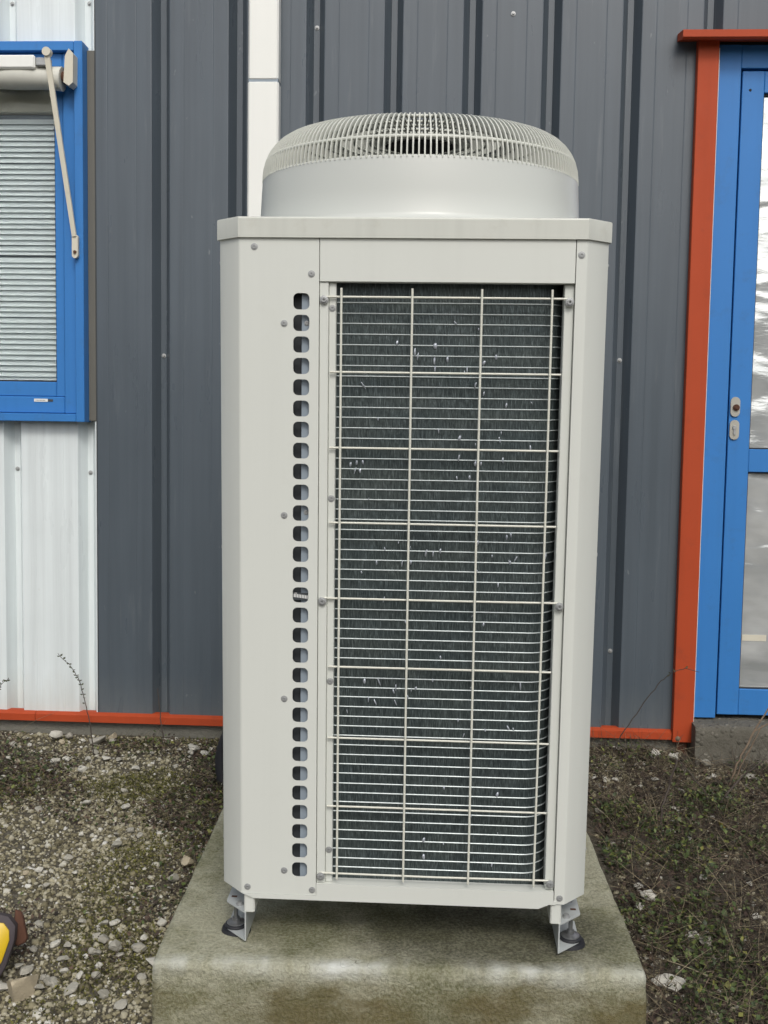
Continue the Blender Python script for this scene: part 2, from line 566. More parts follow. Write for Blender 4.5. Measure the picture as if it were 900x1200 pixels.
def island_mat(name, stops, rough=0.85, noise_amt=0.35, nscale=40.0, bump=0.0, trans=0.0):
    """each separate pebble, leaf or stalk of the mesh takes its own natural colour"""
    t = NT(name)
    g = t.n('ShaderNodeNewGeometry')
    c = t.ramp(g.outputs['Random Per Island'], stops)
    n = t.noise(nscale, 4, 0.65)
    t.col(t.mix(1.0, c, t.mix(n, (1 - noise_amt,) * 3, (1 + noise_amt * 0.6,) * 3), 'MULTIPLY'))
    t.rough(rough)
    if bump:
        t.bump(n, bump, 0.005)
    if trans:
        t.b.inputs['Subsurface Weight'].default_value = 0.0
    return t.m


M['pebble'] = island_mat('limestone_pebbles', [(0.0, (0.085, 0.073, 0.042)), (0.3, (0.20, 0.178, 0.105)), (0.6, (0.30, 0.272, 0.178)), (0.88, (0.40, 0.375, 0.285)), (1.0, (0.58, 0.57, 0.52))], bump=0.4)
M['leaf'] = island_mat('weed_leaves', [(0.0, (0.022, 0.034, 0.010)), (0.45, (0.052, 0.080, 0.020)), (0.8, (0.10, 0.135, 0.032)), (1.0, (0.20, 0.20, 0.05))], rough=0.6)
M['moss'] = island_mat('moss_tufts', [(0.0, (0.045, 0.045, 0.012)), (0.5, (0.098, 0.098, 0.024)), (1.0, (0.18, 0.17, 0.040))], rough=0.9)
M['straw'] = island_mat('dry_stalks', [(0.0, (0.032, 0.024, 0.018)), (0.5, (0.080, 0.060, 0.042)), (0.8, (0.17, 0.135, 0.085)), (1.0, (0.34, 0.29, 0.19))], rough=0.8)
M['litter'] = island_mat('dead_leaf_litter', [(0.0, (0.022, 0.016, 0.012)), (0.6, (0.065, 0.043, 0.033)), (1.0, (0.14, 0.095, 0.065))], rough=0.9)
M['stem'] = painted('dark_stem', (0.055, 0.042, 0.034), 0.8, 0.3, 40.0)
M['drystem'] = painted('dry_stem', (0.17, 0.125, 0.085), 0.8, 0.3, 40.0)
M['weedleaf'] = painted('small_weed_leaf', (0.07, 0.085, 0.04), 0.7, 0.3, 60.0)


def stone_mat(name, c):
    t = NT(name)
    n = t.noise(2.6, 6, 0.7)
    t.col(t.mix(n, K(c, 0.72), K(c, 1.2)))
    t.rough(0.9)
    t.bump(t.noise(7.0, 5, 0.65), 0.25, 0.02)
    return t.m


M['stone_white'] = stone_mat('pale_limestone', (0.50, 0.485, 0.425))
M['stone_grey'] = stone_mat('grey_limestone', (0.34, 0.325, 0.275))
M['stone_tan'] = stone_mat('tan_limestone', (0.40, 0.345, 0.245))

# ------------------------------------------------------------------ ground
def ground_z(x, y):
    ys = [-60, -1.2, -0.6, -0.1, 0.15, 0.6, 1.1, 1.6, 60]
    zs = [-1.42, -1.40, -1.37, -1.315, -1.265, -1.195, -1.155, -1.125, -1.125]
    z = float(np.interp(y, ys, zs))
    d = max(abs(x), abs(y - 0.5))
    if d < 6:
        z += 0.020 * noise.noise((x * 1.7, y * 1.7, 3.1)) + 0.010 * noise.noise((x * 6, y * 6, 1.0))
    return z


def graded(a, b, n, far):
    core = list(np.linspace(a, b, n))
    lo = [a - (far) * (k / 8.0) ** 2.2 for k in range(8, 0, -1)]
    hi = [b + (far) * (k / 8.0) ** 2.2 for k in range(1, 9)]
    return lo + core + hi


gx, gy = graded(-2.6, 2.6, 131, 70), graded(-1.0, 1.8, 71, 70)
gv = [(x, y, ground_z(x, y)) for y in gy for x in gx]
nx = len(gx)
gf = [(j * nx + i, j * nx + i + 1, (j + 1) * nx + i + 1, (j + 1) * nx + i) for j in range(len(gy) - 1) for i in range(nx - 1)]
go = bpy.data.objects.new('ground', mesh_of('ground', gv, gf, M['earth'], 0))
COL.objects.link(go)
tag(go, kind='structure')


def at_ground(u, v, lift=0.0):
    d = pix_ray(u, v)
    p = Vector(CAM_POS)
    t0 = (-1.0 - p.z) / d.z
    q = p + d * t0
    for _ in range(40):
        h = q.z - (ground_z(q.x, q.y) + lift)
        q = q + d * (h / -d.z) * 0.8
    return q


# ------------------------------------------------------------------ wood across the yard, behind the camera (mirrored by cladding and door)
M['wood'] = island_mat('wood_foliage', [(0.0, (0.030, 0.034, 0.020)), (1.0, (0.060, 0.062, 0.036))], rough=0.9, nscale=1.5)
wv, wf = [], []
nu, nw = 150, 14
for i in range(nu):
    x = -75 + 150 * i / (nu - 1)
    top = 3.7 + 1.1 * noise.noise((x * 0.16, 2.0, 0.0)) + 0.7 * noise.noise((x * 0.7, 5.0, 0.0))
    for k in range(nw):
        a_ = math.pi * k / (nw - 1)
        yy = -30 + 3.0 * math.cos(a_)
        zz_ = -1.6 + (top + 1.6) * max(0.0, math.sin(a_)) ** 0.6
        d_ = 0.8 * noise.noise((x * 0.5, yy * 0.5, zz_ * 0.6))
        wv.append((x + d_ * 0.5, yy + d_, zz_ + d_ * 0.4))
for i in range(nu - 1):
    for k in range(nw - 1):
        wf.append((i * nw + k, i * nw + k + 1, (i + 1) * nw + k + 1, (i + 1) * nw + k))
wo_ = bpy.data.objects.new('wood', mesh_of('wood', wv, wf, M['wood'], None))
COL.objects.link(wo_)
tag(wo_, 'dark wood across the yard mirrored in the door glass', 'wood', kind='stuff')

# ------------------------------------------------------------------ building
WY = 1.6                                   # outer face of the cladding
PITCH_C = 0.285
GROOVES = [-0.129 + PITCH_C * k for k in range(-14, 15)]
bld = empty('industrial_building', (0.0, WY, -1.1))
BO = Vector((0.0, WY, -1.1))
tag(bld, 'industrial building clad in dark grey and white ribbed metal sheets with blue window and door', 'building')


def bpart(mb, name, material, smooth=None, parent=None):
    o = mb.build(name, material, parent if parent is not None else bld, smooth)
    if parent is None:
        o.location = -BO
    return o


def sheet(x0, x1, z0, z1, name, material):
    """one cladding sheet: from the middle of one groove to the next, folded profile, 0.8 mm steel"""
    pts = []
    for g in GROOVES:
        for dx, dy in ((-0.0365, 0), (-0.0335, 0.0008), (-0.0325, 0.0035), (-0.0105, 0.0480), (0.0105, 0.0480), (0.0325, 0.0035), (0.0335, 0.0008), (0.0365, 0)):
            pts.append((g + dx, WY + dy))
        for fr in (0.30, 0.68):
            xm = g + PITCH_C * fr
            pts += [(xm - 0.0022, WY), (xm, WY + 0.0007), (xm + 0.0022, WY)]
    pts.sort()
    px = [p[0] for p in pts]; py = [p[1] for p in pts]
    xs = sorted(set([x0, x1] + [p for p in px if x0 < p < x1]))
    ys = [float(np.interp(x, px, py)) for x in xs]
    v, f = [], []
    nz = max(2, int((z1 - z0) / 0.4) + 1)
    for k in range(nz):
        z = z0 + (z1 - z0) * k / (nz - 1)
        for x, y in zip(xs, ys):
            v.append((x, y + 0.0012 * noise.noise((x * 2.0, z * 1.3, 5.0)), z))
    n = len(xs)
    for k in range(nz - 1):
        for i in range(n - 1):
            f.append((k * n + i, k * n + i + 1, (k + 1) * n + i + 1, (k + 1) * n + i))
    mb = MB(); mb.add(v, f)
    return bpart(mb, name, material, None)


Z0, Z1 = -1.045, 3.4
SEAM = -1.227
DOOR_X0, DOOR_X1, DOOR_TOP = 0.985, 2.17, 1.475
WIN_X0, WIN_X1, WIN_Z0, WIN_Z1 = -2.46, -1.257, 0.083, 1.462
edges = sorted(set([SEAM] + [g for g in GROOVES]))
for a, b in zip(edges[:-1], edges[1:]):
    if b - a < 0.06:
        # the lap at the colour change
        pass
    white = (a + b) / 2 < SEAM
    mtl = M['white_clad'] if white else M['grey_clad']
    name = 'cladding_sheet'
    if a < DOOR_X1 and b > DOOR_X0:
        if a < DOOR_X0:
            sheet(a, DOOR_X0, Z0, DOOR_TOP, name, mtl)
        if b > DOOR_X1:
            sheet(DOOR_X1, b, Z0, DOOR_TOP, name, mtl)
        sheet(a, b, DOOR_TOP, Z1, name, mtl)
    elif a < WIN_X1 and b > WIN_X0 and white:
        xa, xb = max(a, WIN_X0), min(b, WIN_X1)
        if a < WIN_X0:
            sheet(a, WIN_X0, Z0, Z1, name, mtl)
        if b > WIN_X1:
            pass
        sheet(xa, b, Z0, WIN_Z0 + 0.004, name, mtl)
        sheet(xa, b, WIN_Z1 - 0.02, Z1, name, mtl)
    else:
        sheet(a, b, Z0, Z1, name, mtl)

mb = MB()
mb.box(-4.2, WIN_X0, WY + 0.07, WY + 0.30, -1.6, 3.4)
mb.box(WIN_X0, WIN_X1, WY + 0.07, WY + 0.30, -1.6, WIN_Z0)
mb.box(WIN_X0, WIN_X1, WY + 0.07, WY + 0.30, WIN_Z1, 3.4)
mb.box(WIN_X1, DOOR_X0 + 0.02, WY + 0.07, WY + 0.30, -1.6, 3.4)
mb.box(DOOR_X0 + 0.02, DOOR_X1, WY + 0.07, WY + 0.30, DOOR_TOP, 3.4)
mb.box(DOOR_X1, 4.2, WY + 0.07, WY + 0.30, -1.6, 3.4)
bpart(mb, 'wall_core', M['plinth'])
# dark rooms behind the window and the door
mb = MB()
mb.box(WIN_X0 - 0.2, WIN_X1 + 0.2, WY + 0.301, WY + 0.9, WIN_Z0 - 0.2, WIN_Z1 + 0.2)
bpart(mb, 'room_lining', M['dark'])
mb = MB()
mb.box(DOOR_X0 - 0.2, DOOR_X1 + 0.2, WY + 0.301, WY + 0.9, -1.3, DOOR_TOP + 0.2)
bpart(mb, 'room_lining', M['dark'])
# plinth under the base strip
v, f = [], []
nxp = 160
for k in range(nxp):
    x = -4.2 + 5.20 * k / (nxp - 1)
    for z, y in ((-1.6, WY + 0.004), (-1.16, WY + 0.004), (-1.10, WY + 0.006), (-1.064, WY + 0.010)):
        v.append((x, y + 0.012 * noise.noise((x * 7, z * 9, 2)), z))
for k in range(nxp - 1):
    for i in range(3):
        f.append((k * 4 + i, (k + 1) * 4 + i, (k + 1) * 4 + i + 1, k * 4 + i + 1))
mb = MB(); mb.add(v, f)
bpart(mb, 'plinth', M['plinth'], 40)

# red base strip (folded drip edge) in lengths, red post and head cap round the door
for xa, xb in ((-4.2, -1.470), (-1.468, 0.952)):
    mb = MB()
    mb.prism([(WY - 0.022, -1.066), (WY + 0.02, -1.074), (WY + 0.02, -1.030), (WY - 0.004, -1.032), (WY - 0.022, -1.040)], xa, xb, 'x')
    bpart(mb, 'base_strip', M['red'])
mb = MB(); mb.box(0.954, 1.028, WY - 0.034, WY + 0.05, -1.072, 1.470, 0.002)
post = bpart(mb, 'door_post', M['red'])
mb = MB(); mb.box(2.105, 2.178, WY - 0.034, WY + 0.05, -1.072, 1.470, 0.002)
bpart(mb, 'door_post', M['red'])
mb = MB(); mb.prism([(WY - 0.095, 1.480), (WY - 0.095, 1.456), (WY - 0.085, 1.450), (WY + 0.02, 1.476), (WY + 0.02, 1.500)][::-1], 0.886, 2.24, 'x')
mb.v = [(x, y, z) for x, y, z in mb.v]
bpart(mb, 'door_head_cap', M['red'])
mb = MB(); mb.box(1.0285, 1.0315, WY - 0.026, WY + 0.01, -1.02, 1.44)
bpart(mb, 'sealant_joint', M['sealant'])
mb = MB(); mb.box(0.975, 1.012, WY - 0.012, WY + 0.03, -1.30, -1.0725)
bpart(mb, 'post_foot', M['rust'])
# threshold block under the door
v, f = [], []
mb = MB()
nx_, ny_ = 50, 12
for face in range(2):
    pass
for k in range(nx_ + 1):
    x = 1.022 + 1.2 * k / nx_
    prof = [(WY + 0.1, -0.990), (WY - 0.05, -0.992), (WY - 0.085, -0.997), (WY - 0.095, -1.008), (WY - 0.098, -1.05), (WY - 0.100, -1.095), (WY - 0.112, -1.105), (WY - 0.118, -1.16), (WY - 0.118, -1.4)]
    for y, z in prof:
        v.append((x, y + 0.010 * noise.noise((x * 14, y * 9, z * 14)), z + 0.006 * noise.noise((x * 11, y * 9, z * 11 + 4))))
npf = 9
for k in range(nx_):
    for i in range(npf - 1):
        f.append((k * npf + i + 1, (k + 1) * npf + i + 1, (k + 1) * npf + i, k * npf + i))
f.append(tuple(range(npf)))
mb.add(v, f)
bpart(mb, 'door_threshold', M['thresh'], 50)

# door: frame, leaf with two film-covered panes
def frame_bars(mb, x0, x1, z0, z1, wl, wr, wt, wb, y0, y1, b=0.002):
    mb.box(x0, x0 + wl, y0, y1, z0, z1, b)
    mb.box(x1 - wr, x1, y0, y1, z0, z1, b)
    mb.box(x0 + wl + 0.0006, x1 - wr - 0.0006, y0 + 0.0007, y1, z1 - wt, z1 - 0.0004, b)
    if wb:
        mb.box(x0 + wl + 0.0006, x1 - wr - 0.0006, y0 + 0.0007, y1, z0 + 0.0004, z0 + wb, b)

mb = MB(); frame_bars(mb, 1.034, 2.104, -0.985, 1.462, 0.082, 0.082, 0.082, 0, WY + 0.002, WY + 0.09)
bpart(mb, 'door_frame', M['blue'])
LX0, LX1, LZ0, LZ1 = 1.123, 2.016, -0.972, 1.372
mb = MB(); frame_bars(mb, LX0, LX1, LZ0, LZ1, 0.078, 0.078, 0.076, 0.098, WY + 0.008, WY + 0.075)
mb.box(LX0 + 0.0786, LX1 - 0.0786, WY + 0.0095, WY + 0.074, -0.062, 0.022, 0.002)
leaf = bpart(mb, 'door_leaf', M['blue'])
mb = MB(); mb.box(LX0 - 0.005, LX1 + 0.005, WY + 0.078, WY + 0.09, LZ0 - 0.012, LZ1 + 0.006)
bpart(mb, 'door_gap_seal', M['rubber'])
for z0, z1 in ((0.0235, LZ1 - 0.0775), (-0.8735, -0.0635)):
    n = 24
    mb = MB()
    mb.box(LX0 + 0.079, LX1 - 0.079, WY + 0.034, WY + 0.040, z0, z1)
    o = mb.build('pane', M['film'], leaf)
    g = MB()
    xa, xb = LX0 + 0.0785, LX1 - 0.0785
    g.box(xa, xa + 0.004, WY + 0.020, WY + 0.034, z0, z1)
    g.box(xb - 0.004, xb, WY + 0.020, WY + 0.034, z0, z1)
    g.box(xa + 0.004, xb - 0.004, WY + 0.020, WY + 0.034, z1 - 0.004, z1)
    g.box(xa + 0.004, xb - 0.004, WY + 0.020, WY + 0.034, z0, z0 + 0.004)
    g.build('glazing_gasket', M['rubber'], leaf)
# yellow strip of tape on the lower pane
mb = MB(); mb.box(1.212, 1.30, WY + 0.0325, WY + 0.0335, -0.695, -0.672)
mb.build('tape_strip', M['beige'], leaf)


def stadium(w_, h_, n=10):
    r_ = w_ / 2
    p = [(r_ * math.cos(math.pi * k / n), h_ / 2 - r_ + r_ * math.sin(math.pi * k / n)) for k in range(n + 1)]
    p += [(r_ * math.cos(math.pi + math.pi * k / n), -h_ / 2 + r_ + r_ * math.sin(math.pi + math.pi * k / n)) for k in range(n + 1)]
    return p

for zc, kind in ((0.176, 'knob'), (0.092, 'key')):
    mb = MB()
    pl = [(1.1435 + a, zc + b) for a, b in stadium(0.034, 0.072)]
    mb.prism(pl, WY + 0.001, WY + 0.0078, 'y')
    mb.build('lock_plate', M['lockplate'], leaf)
    mb = MB()
    if kind == 'knob':
        mb.lathe([(0.0, 0.012), (0.006, 0.012), (0.006, 0.006), (0.012, 0.006), (0.012, 0.0)], 16, (1.146, WY + 0.001, zc - 0.003), 'y')
        mb.build('spindle_hole', M['rust'], leaf, 40)
    else:
        mb.lathe([(0.0, 0.006), (0.007, 0.006), (0.0085, 0.0)], 16, (1.1435, WY + 0.001, zc + 0.008), 'y')
        mb.box(1.1395, 1.1475, WY - 0.004, WY + 0.002, zc - 0.018, zc + 0.004)
        mb.build('key_cylinder', M['zinc'], leaf, 40)
mb = MB(); mb.lathe([(0.0, 0.0015), (0.004, 0.0015), (0.005, 0)], 12, (1.152, WY + 0.0078, 1.305), 'y')
mb.build('drill_hole', M['dark'], leaf)
mb = MB(); mb.lathe([(0.0, 0.005), (0.006, 0.004), (0.010, 0.0)], 12, (0.973, WY - 0.034, -1.058), 'y')
mb.build('screw', M['drystem'], post, 40)

# olive side flashing and window
mb = MB(); mb.box(WIN_X1 + 0.0005, SEAM - 0.003, WY - 0.004, WY + 0.05, WIN_Z0 + 0.006, WIN_Z1 - 0.018)
bpart(mb, 'side_flashing', M['olive'])
mb = MB(); mb.box(SEAM - 0.003, SEAM + 0.001, WY - 0.0015, WY + 0.03, Z0, Z1)
bpart(mb, 'lap_edge', M['innerdark'])
mb = MB(); frame_bars(mb, WIN_X0, WIN_X1 - 0.0005, WIN_Z0, WIN_Z1, 0.032, 0.032, 0.034, 0.030, WY - 0.055, WY + 0.02)
casing = bpart(mb, 'window_casing', M['blue'])
mb = MB(); frame_bars(mb, WIN_X0 + 0.033, WIN_X1 - 0.0335, WIN_Z0 + 0.031, WIN_Z1 - 0.035, 0.050, 0.050, 0.05, 0.062, WY - 0.030, WY + 0.03, 0.003)
mb.build('fixed_frame', M['blue'], casing)
mb = MB(); frame_bars(mb, WIN_X0 + 0.0835, WIN_X1 - 0.084, WIN_Z0 + 0.0935, WIN_Z1 - 0.0855, 0.034, 0.034, 0.05, 0.055, WY - 0.020, WY + 0.025, 0.003)
mb.build('sash', M['blue'], casing)
wx0, wx1, wz0, wz1 = WIN_X0 + 0.118, WIN_X1 - 0.1185, WIN_Z0 + 0.149, WIN_Z1 - 0.136
mb = MB(); frame_bars(mb, wx0, wx1, wz0, wz1, 0.004, 0.004, 0.004, 0.006, WY - 0.008, WY + 0.01, 0)
mb.build('gasket', M['rubber'], casing)
mb = MB(); mb.box(wx0, wx1, WY + 0.004, WY + 0.010, wz0, wz1)
mb.build('pane', M['glass'], casing)
mb = MB(); mb.box(wx0 + 0.001, wx1 - 0.001, WY + 0.014, WY + 0.055, wz1 - 0.098, wz1 - 0.008, 0.003)
mb.build('blind_head_box', M['beige'], casing)
sl = MB()
sl.prism([(-0.0020, -0.0085), (0.0, -0.0095), (0.0075, 0.0), (0.0110, 0.0108), (0.0090, 0.0108), (0.0050, 0.0)], wx0 + 0.004, wx1 - 0.004, 'x')
slat0 = None
zz = wz1 - 0.130
k = 0
while zz > wz0 + 0.01:
    dz = 0.0
    tilt = random.gauss(0, 0.008)
    ry = random.gauss(0, 0.0004)
    if k in (24, 25):
        ry += 0.003 * (1 if k == 24 else -0.3)
    if slat0 is None:
        slat0 = sl.build('blind_slat', M['slat'], casing, 30)
        slat0.location = (0, WY + 0.024, zz)
    else:
        inst(slat0, casing, (0, WY + 0.024, zz), (tilt, ry, 0))
    zz -= 0.0202 if k not in (24, 26) else 0.0225
    k += 1
mb = MB(); mb.box(wx0 + 0.001, wx1 - 0.001, WY + 0.045, WY + 0.05, wz0, wz1 - 0.10)
mb.build('blind_backing', M['inner'], casing)
mb = MB(); mb.box(-1.457, -1.405, WY - 0.0312, WY - 0.0302, 0.157, 0.168)
st = mb.build('maker_sticker', M['sticker'], casing)
mb = MB()
for k in range(7):
    x = -1.451 + k * 0.0055
    mb.box(x, x + 0.0034, WY - 0.0316, WY - 0.0313, 0.161, 0.1635)
mb.box(-1.4045, -1.385, WY - 0.0312, WY - 0.0302, 0.158, 0.1665)
mb.build('sticker_print', M['innerdark'], casing)

# cladding screws
sc = MB()
sc.lathe([(0.0, 0.007), (0.004, 0.0068), (0.0048, 0.002), (0.0085, 0.0016), (0.0088, 0.0)], 10, (0, 0, 0), 'y')
scg = sc.build('screw', M['zinc'], bld, 40)
scg.location = Vector((-0.984, WY + 0.048, 0.338)) - BO
for x, z in ((0.726, 0.342), (-0.414, 1.54), (0.300, 1.57), (-1.554, -0.10), (-1.269, -0.11), (-1.554, 1.63), (-1.262, 1.63), (0.726, -0.75)):
    gy_ = WY + (0.048 if min(abs(x - g) for g in GROOVES) < 0.02 else 0.0)
    inst(scg, bld, Vector((x, gy_, z)) - BO)

# ------------------------------------------------------------------ roller awning over the window
aw = empty('roller_awning', (-1.85, WY - 0.08, 1.335))
AO = Vector((-1.85, WY - 0.08, 1.335))
tag(aw, 'rolled up cream awning with slanting beige arm across the blue window', 'awning')
def apart(mb, name, material, smooth=None):
    o = mb.build(name, material, aw, smooth)
    o.location = -AO
    return o
mb = MB()
pts = []
for k in range(25):
    x = -2.40 + (1.078) * k / 24
    sag = -0.006 * math.sin(k * 0.55)
    pts.append((x, WY - 0.078, 1.322 + sag))
mb.tube(pts, [0.043 + 0.003 * math.sin(k * 1.3) for k in range(25)], 18)
apart(mb, 'fabric_roll', M['awning'], 60)
mb = MB(); mb.box(-2.40, -1.405, WY - 0.132, WY - 0.095, 1.340, 1.388, 0.006)
apart(mb, 'front_bar', M['white_pipe'])
mb = MB(); mb.box(-1.403, -1.352, WY - 0.128, WY - 0.099, 1.350, 1.380, 0.004)
apart(mb, 'bar_end_cap', M['zinc'])
mb = MB(); mb.tube([(-1.322, WY - 0.078, 1.322), (-1.296, WY - 0.078, 1.330)], 0.022, 14)
apart(mb, 'spindle', M['rust'], 40)
mb = MB(); mb.prism([(-1.310, 1.300), (-1.290, 1.288), (-1.276, 1.300), (-1.274, 1.400), (-1.290, 1.418), (-1.304, 1.392)], WY - 0.105, WY - 0.052, 'y')
apart(mb, 'end_bracket', M['beige'])
a0, a1 = Vector((-1.360, WY - 0.128, 1.385)), Vector((-1.284, WY - 0.075, 0.760))
mb = MB()
d = (a1 - a0).normalized()
sx_ = Vector((1, 0, 0)); sx_ = (sx_ - d * sx_.dot(d)).normalized(); sy_ = d.cross(sx_)
def bar(mb, p, q, w0, w1, t_):
    vs = []
    for P, w_ in ((p, w0), (q, w1)):
        for s, tt in ((-1, -1), (1, -1), (1, 1), (-1, 1)):
            vs.append(P + sx_ * (w_ / 2 * s) + sy_ * (t_ / 2 * tt))
    mb.add(vs, [(3, 2, 1, 0), (4, 5, 6, 7), (0, 1, 5, 4), (1, 2, 6, 5), (2, 3, 7, 6), (3, 0, 4, 7)])
bar(mb, a0, a1, 0.019, 0.016, 0.010)
apart(mb, 'arm', M['beige'])
mb = MB(); mb.tube([a0 + Vector((0, -0.012, 0.012)), a0 + Vector((0, 0.014, 0.012))], 0.0155, 14)
apart(mb, 'arm_knuckle', M['beige'], 40)
mb = MB()
pl = [(-1.283 + a, 0.725 + b) for a, b in stadium(0.022, 0.086)]
mb.prism(pl, WY - 0.075, WY - 0.058, 'y')
apart(mb, 'arm_foot', M['beige'])
mb = MB(); mb.tube([(-1.282, WY - 0.080, 0.704), (-1.282, WY - 0.070, 0.704)], 0.006, 10)
apart(mb, 'pivot_pin', M['rust'], 40)

# ------------------------------------------------------------------ white downpipe
dp = empty('downpipe', (-0.606, WY - 0.03, -1.13))
DO = Vector((-0.606, WY - 0.03, -1.13))
tag(dp, 'square white drainpipe on the grey wall behind the heat pump', 'drainpipe')
for z0, z1, e in ((-1.13, 1.318, 0.0), (1.321, 3.35, 0.0015)):
    mb = MB(); mb.box(-0.650 + e, -0.538 - e, WY - 0.062, WY - 0.001, z0, z1, 0.006)
    o = mb.build('pipe_length', M['white_pipe'], dp); o.location = -DO
mb = MB(); mb.box(-0.647, -0.541, WY - 0.059, WY - 0.004, 1.31, 1.33)
o = mb.build('pipe_joint', M['inner'], dp); o.location = -DO

# ------------------------------------------------------------------ concrete slab
sl_root_rot = (0.020, 0, 0.030)
slab_loc = Vector((0.0, -0.078, -1.137))
SW0, SW1, SD, SH = -0.565, 0.562, 1.22, 0.40
def slab_mesh():
    r_ = 0.009
    nx_, ny_, nz_ = 90, 70, 22
    v, f, ids = [], [], {}
    def vert(i, j, k):
        key = (i, j, k)
        if key not in ids:
            def ease(a, n):
                t_ = a / n
                return 0.5 - 0.5 * math.cos(math.pi * t_) if False else t_
            p = Vector((SW0 + (SW1 - SW0) * ease(i, nx_), SD * ease(j, ny_), -SH + SH * ease(k, nz_)))
            rr = r_ * (1.0 + 0.6 * noise.noise((p.x * 6, p.y * 6, p.z * 9)))
            if p.x > 0.44: rr *= 1.7
            inner = Vector((min(max(p.x, SW0 + rr), SW1 - rr), min(max(p.y, rr), SD - rr), min(p.z, -rr)))
            dlt = p - inner
            if dlt.length > 1e-9:
                # edges and corners: pull onto the rounded arris
                nm = dlt.normalized()
                p = inner + nm * min(dlt.length, rr)
            q = p * 1.0
            nrm = Vector((0, 0, 1)) if k == nz_ else (Vector((0, -1, 0)) if j == 0 else Vector((1 if i else -1, 0, 0)))
            amp = 0.006 * noise.noise((q.x * 5, q.y * 5, q.z * 5)) + 0.0035 * noise.noise((q.x * 23, q.y * 23, q.z * 23))
            p = p + nrm * amp
            ids[key] = len(v)
            v.append(tuple(p))
        return ids[key]
    for i in range(nx_):
        for j in range(ny_):
            f.append((vert(i, j, nz_), vert(i + 1, j, nz_), vert(i + 1, j + 1, nz_), vert(i, j + 1, nz_)))
    for i in range(nx_):
        for k in range(nz_):
            f.append((vert(i, 0, k), vert(i + 1, 0, k), vert(i + 1, 0, k + 1), vert(i, 0, k + 1)))
            f.append((vert(i + 1, ny_, k), vert(i, ny_, k), vert(i, ny_, k + 1), vert(i + 1, ny_, k + 1)))
    for j in range(ny_):
        for k in range(nz_):
            f.append((vert(0, j + 1, k), vert(0, j, k), vert(0, j, k + 1), vert(0, j + 1, k + 1)))
            f.append((vert(nx_, j, k), vert(nx_, j + 1, k), vert(nx_, j + 1, k + 1), vert(nx_, j, k + 1)))
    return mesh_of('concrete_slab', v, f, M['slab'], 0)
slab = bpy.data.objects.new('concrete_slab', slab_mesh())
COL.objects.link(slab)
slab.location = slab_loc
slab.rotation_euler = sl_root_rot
tag(slab, 'weathered concrete slab with moss stains under the heat pump', 'slab')

def slab_top(x, y):
    return slab_loc.z + 0.020 * (y - slab_loc.y)

# ------------------------------------------------------------------ heat pump
LEAN = 0.0478
hp = empty('heat_pump', (0, 0, -1.1), (LEAN, 0, 0))
tag(hp, 'cream outdoor heat pump cabinet with round fan grille on top and wire guarded coil', 'heat pump')
HO = Vector((0, 0, -1.1))

def hpart(mb, name, material, smooth=None):
    o = mb.build(name, material, hp, smooth)
    o.location = -HO
    return o
def hloc(x, y, z):
    return Vector((x, y, z)) - HO

FX, CW, CDP, DEP = 0.375, 0.052, 0.056, 0.86
ZB, ZT = -1.0, 0.487
TH = 0.003

# left front panel: flat with 29 rounded holes, then the chamfer, one folded sheet
PX0, PX1 = -FX, -0.1995
HX, HW, HH, NH = -0.2378, 0.0352, 0.0350, 29
HZ0, HZ1 = 0.3540, -0.9441
hp_pitch = (HZ0 - HZ1) / (NH - 1)
def rrect(w_, h_, r_, n=5):
    p = []
    for cx_, cy_, a0_ in ((w_ / 2 - r_, h_ / 2 - r_, 0), (-w_ / 2 + r_, h_ / 2 - r_, 90), (-w_ / 2 + r_, -h_ / 2 + r_, 180), (w_ / 2 - r_, -h_ / 2 + r_, 270)):
        for k in range(n + 1):
            a_ = R(a0_ + 90 * k / n)
            p.append((cx_ + r_ * math.cos(a_), cy_ + r_ * math.sin(a_)))
    return p
mb = MB()
cxl, cxr = HX - 0.026, HX + 0.026
zt_, zb_ = HZ0 + hp_pitch / 2, HZ1 - hp_pitch / 2
PZB, PZT = -1.006, ZT + 0.01
def quad(x0, x1, z0, z1, y=0.0):
    mb.add([(x0, y, z0), (x1, y, z0), (x1, y, z1), (x0, y, z1)], [(0, 1, 2, 3)])
quad(PX0 + 0.004, cxl, PZB, PZT)
quad(cxr, PX1, PZB, PZT)
quad(cxl, cxr, zt_, PZT)
quad(cxl, cxr, PZB, zb_)
ip = rrect(HW, HH, 0.0105)
for h in range(NH):
    zc = HZ0 - h * hp_pitch
    n = len(ip)
    vs = []
    for a_, b_ in ip:
        s_ = max(abs(a_) / 0.026, abs(b_) / (hp_pitch / 2))
        vs.append((HX + a_ / s_, 0, zc + b_ / s_))
    vs += [(HX + a_, 0, zc + b_) for a_, b_ in ip]
    vs += [(HX + a_, TH, zc + b_) for a_, b_ in ip]
    # corners of the cell
    fs = []
    for k in range(n):
        k2 = (k + 1) % n
        fs.append((k2, k, n + k, n + k2))
        fs.append((n + k2, n + k, 2 * n + k, 2 * n + k2))
    base_n = len(vs)
    cs = [(1, 1), (-1, 1), (-1, -1), (1, -1)]
    for q, (sx_c, sz_c) in enumerate(cs):
        vs.append((HX + sx_c * 0.026, 0, zc + sz_c * hp_pitch / 2))
    # fill the four corner triangles left by the radial projection
    def side(p):
        return 0 if abs(abs(p[0] - HX) - 0.026) < 1e-6 else 1
    for k in range(n):
        k2 = (k + 1) % n
        if side(vs[k]) != side(vs[k2]):
            mx_ = (vs[k][0] + vs[k2][0]) / 2 - HX
            mz_ = (vs[k][2] + vs[k2][2]) / 2 - zc
            q = cs.index((1 if mx_ > 0 else -1, 1 if mz_ > 0 else -1))
            fs.append((k, k2, base_n + q))
    mb.add(vs, fs)
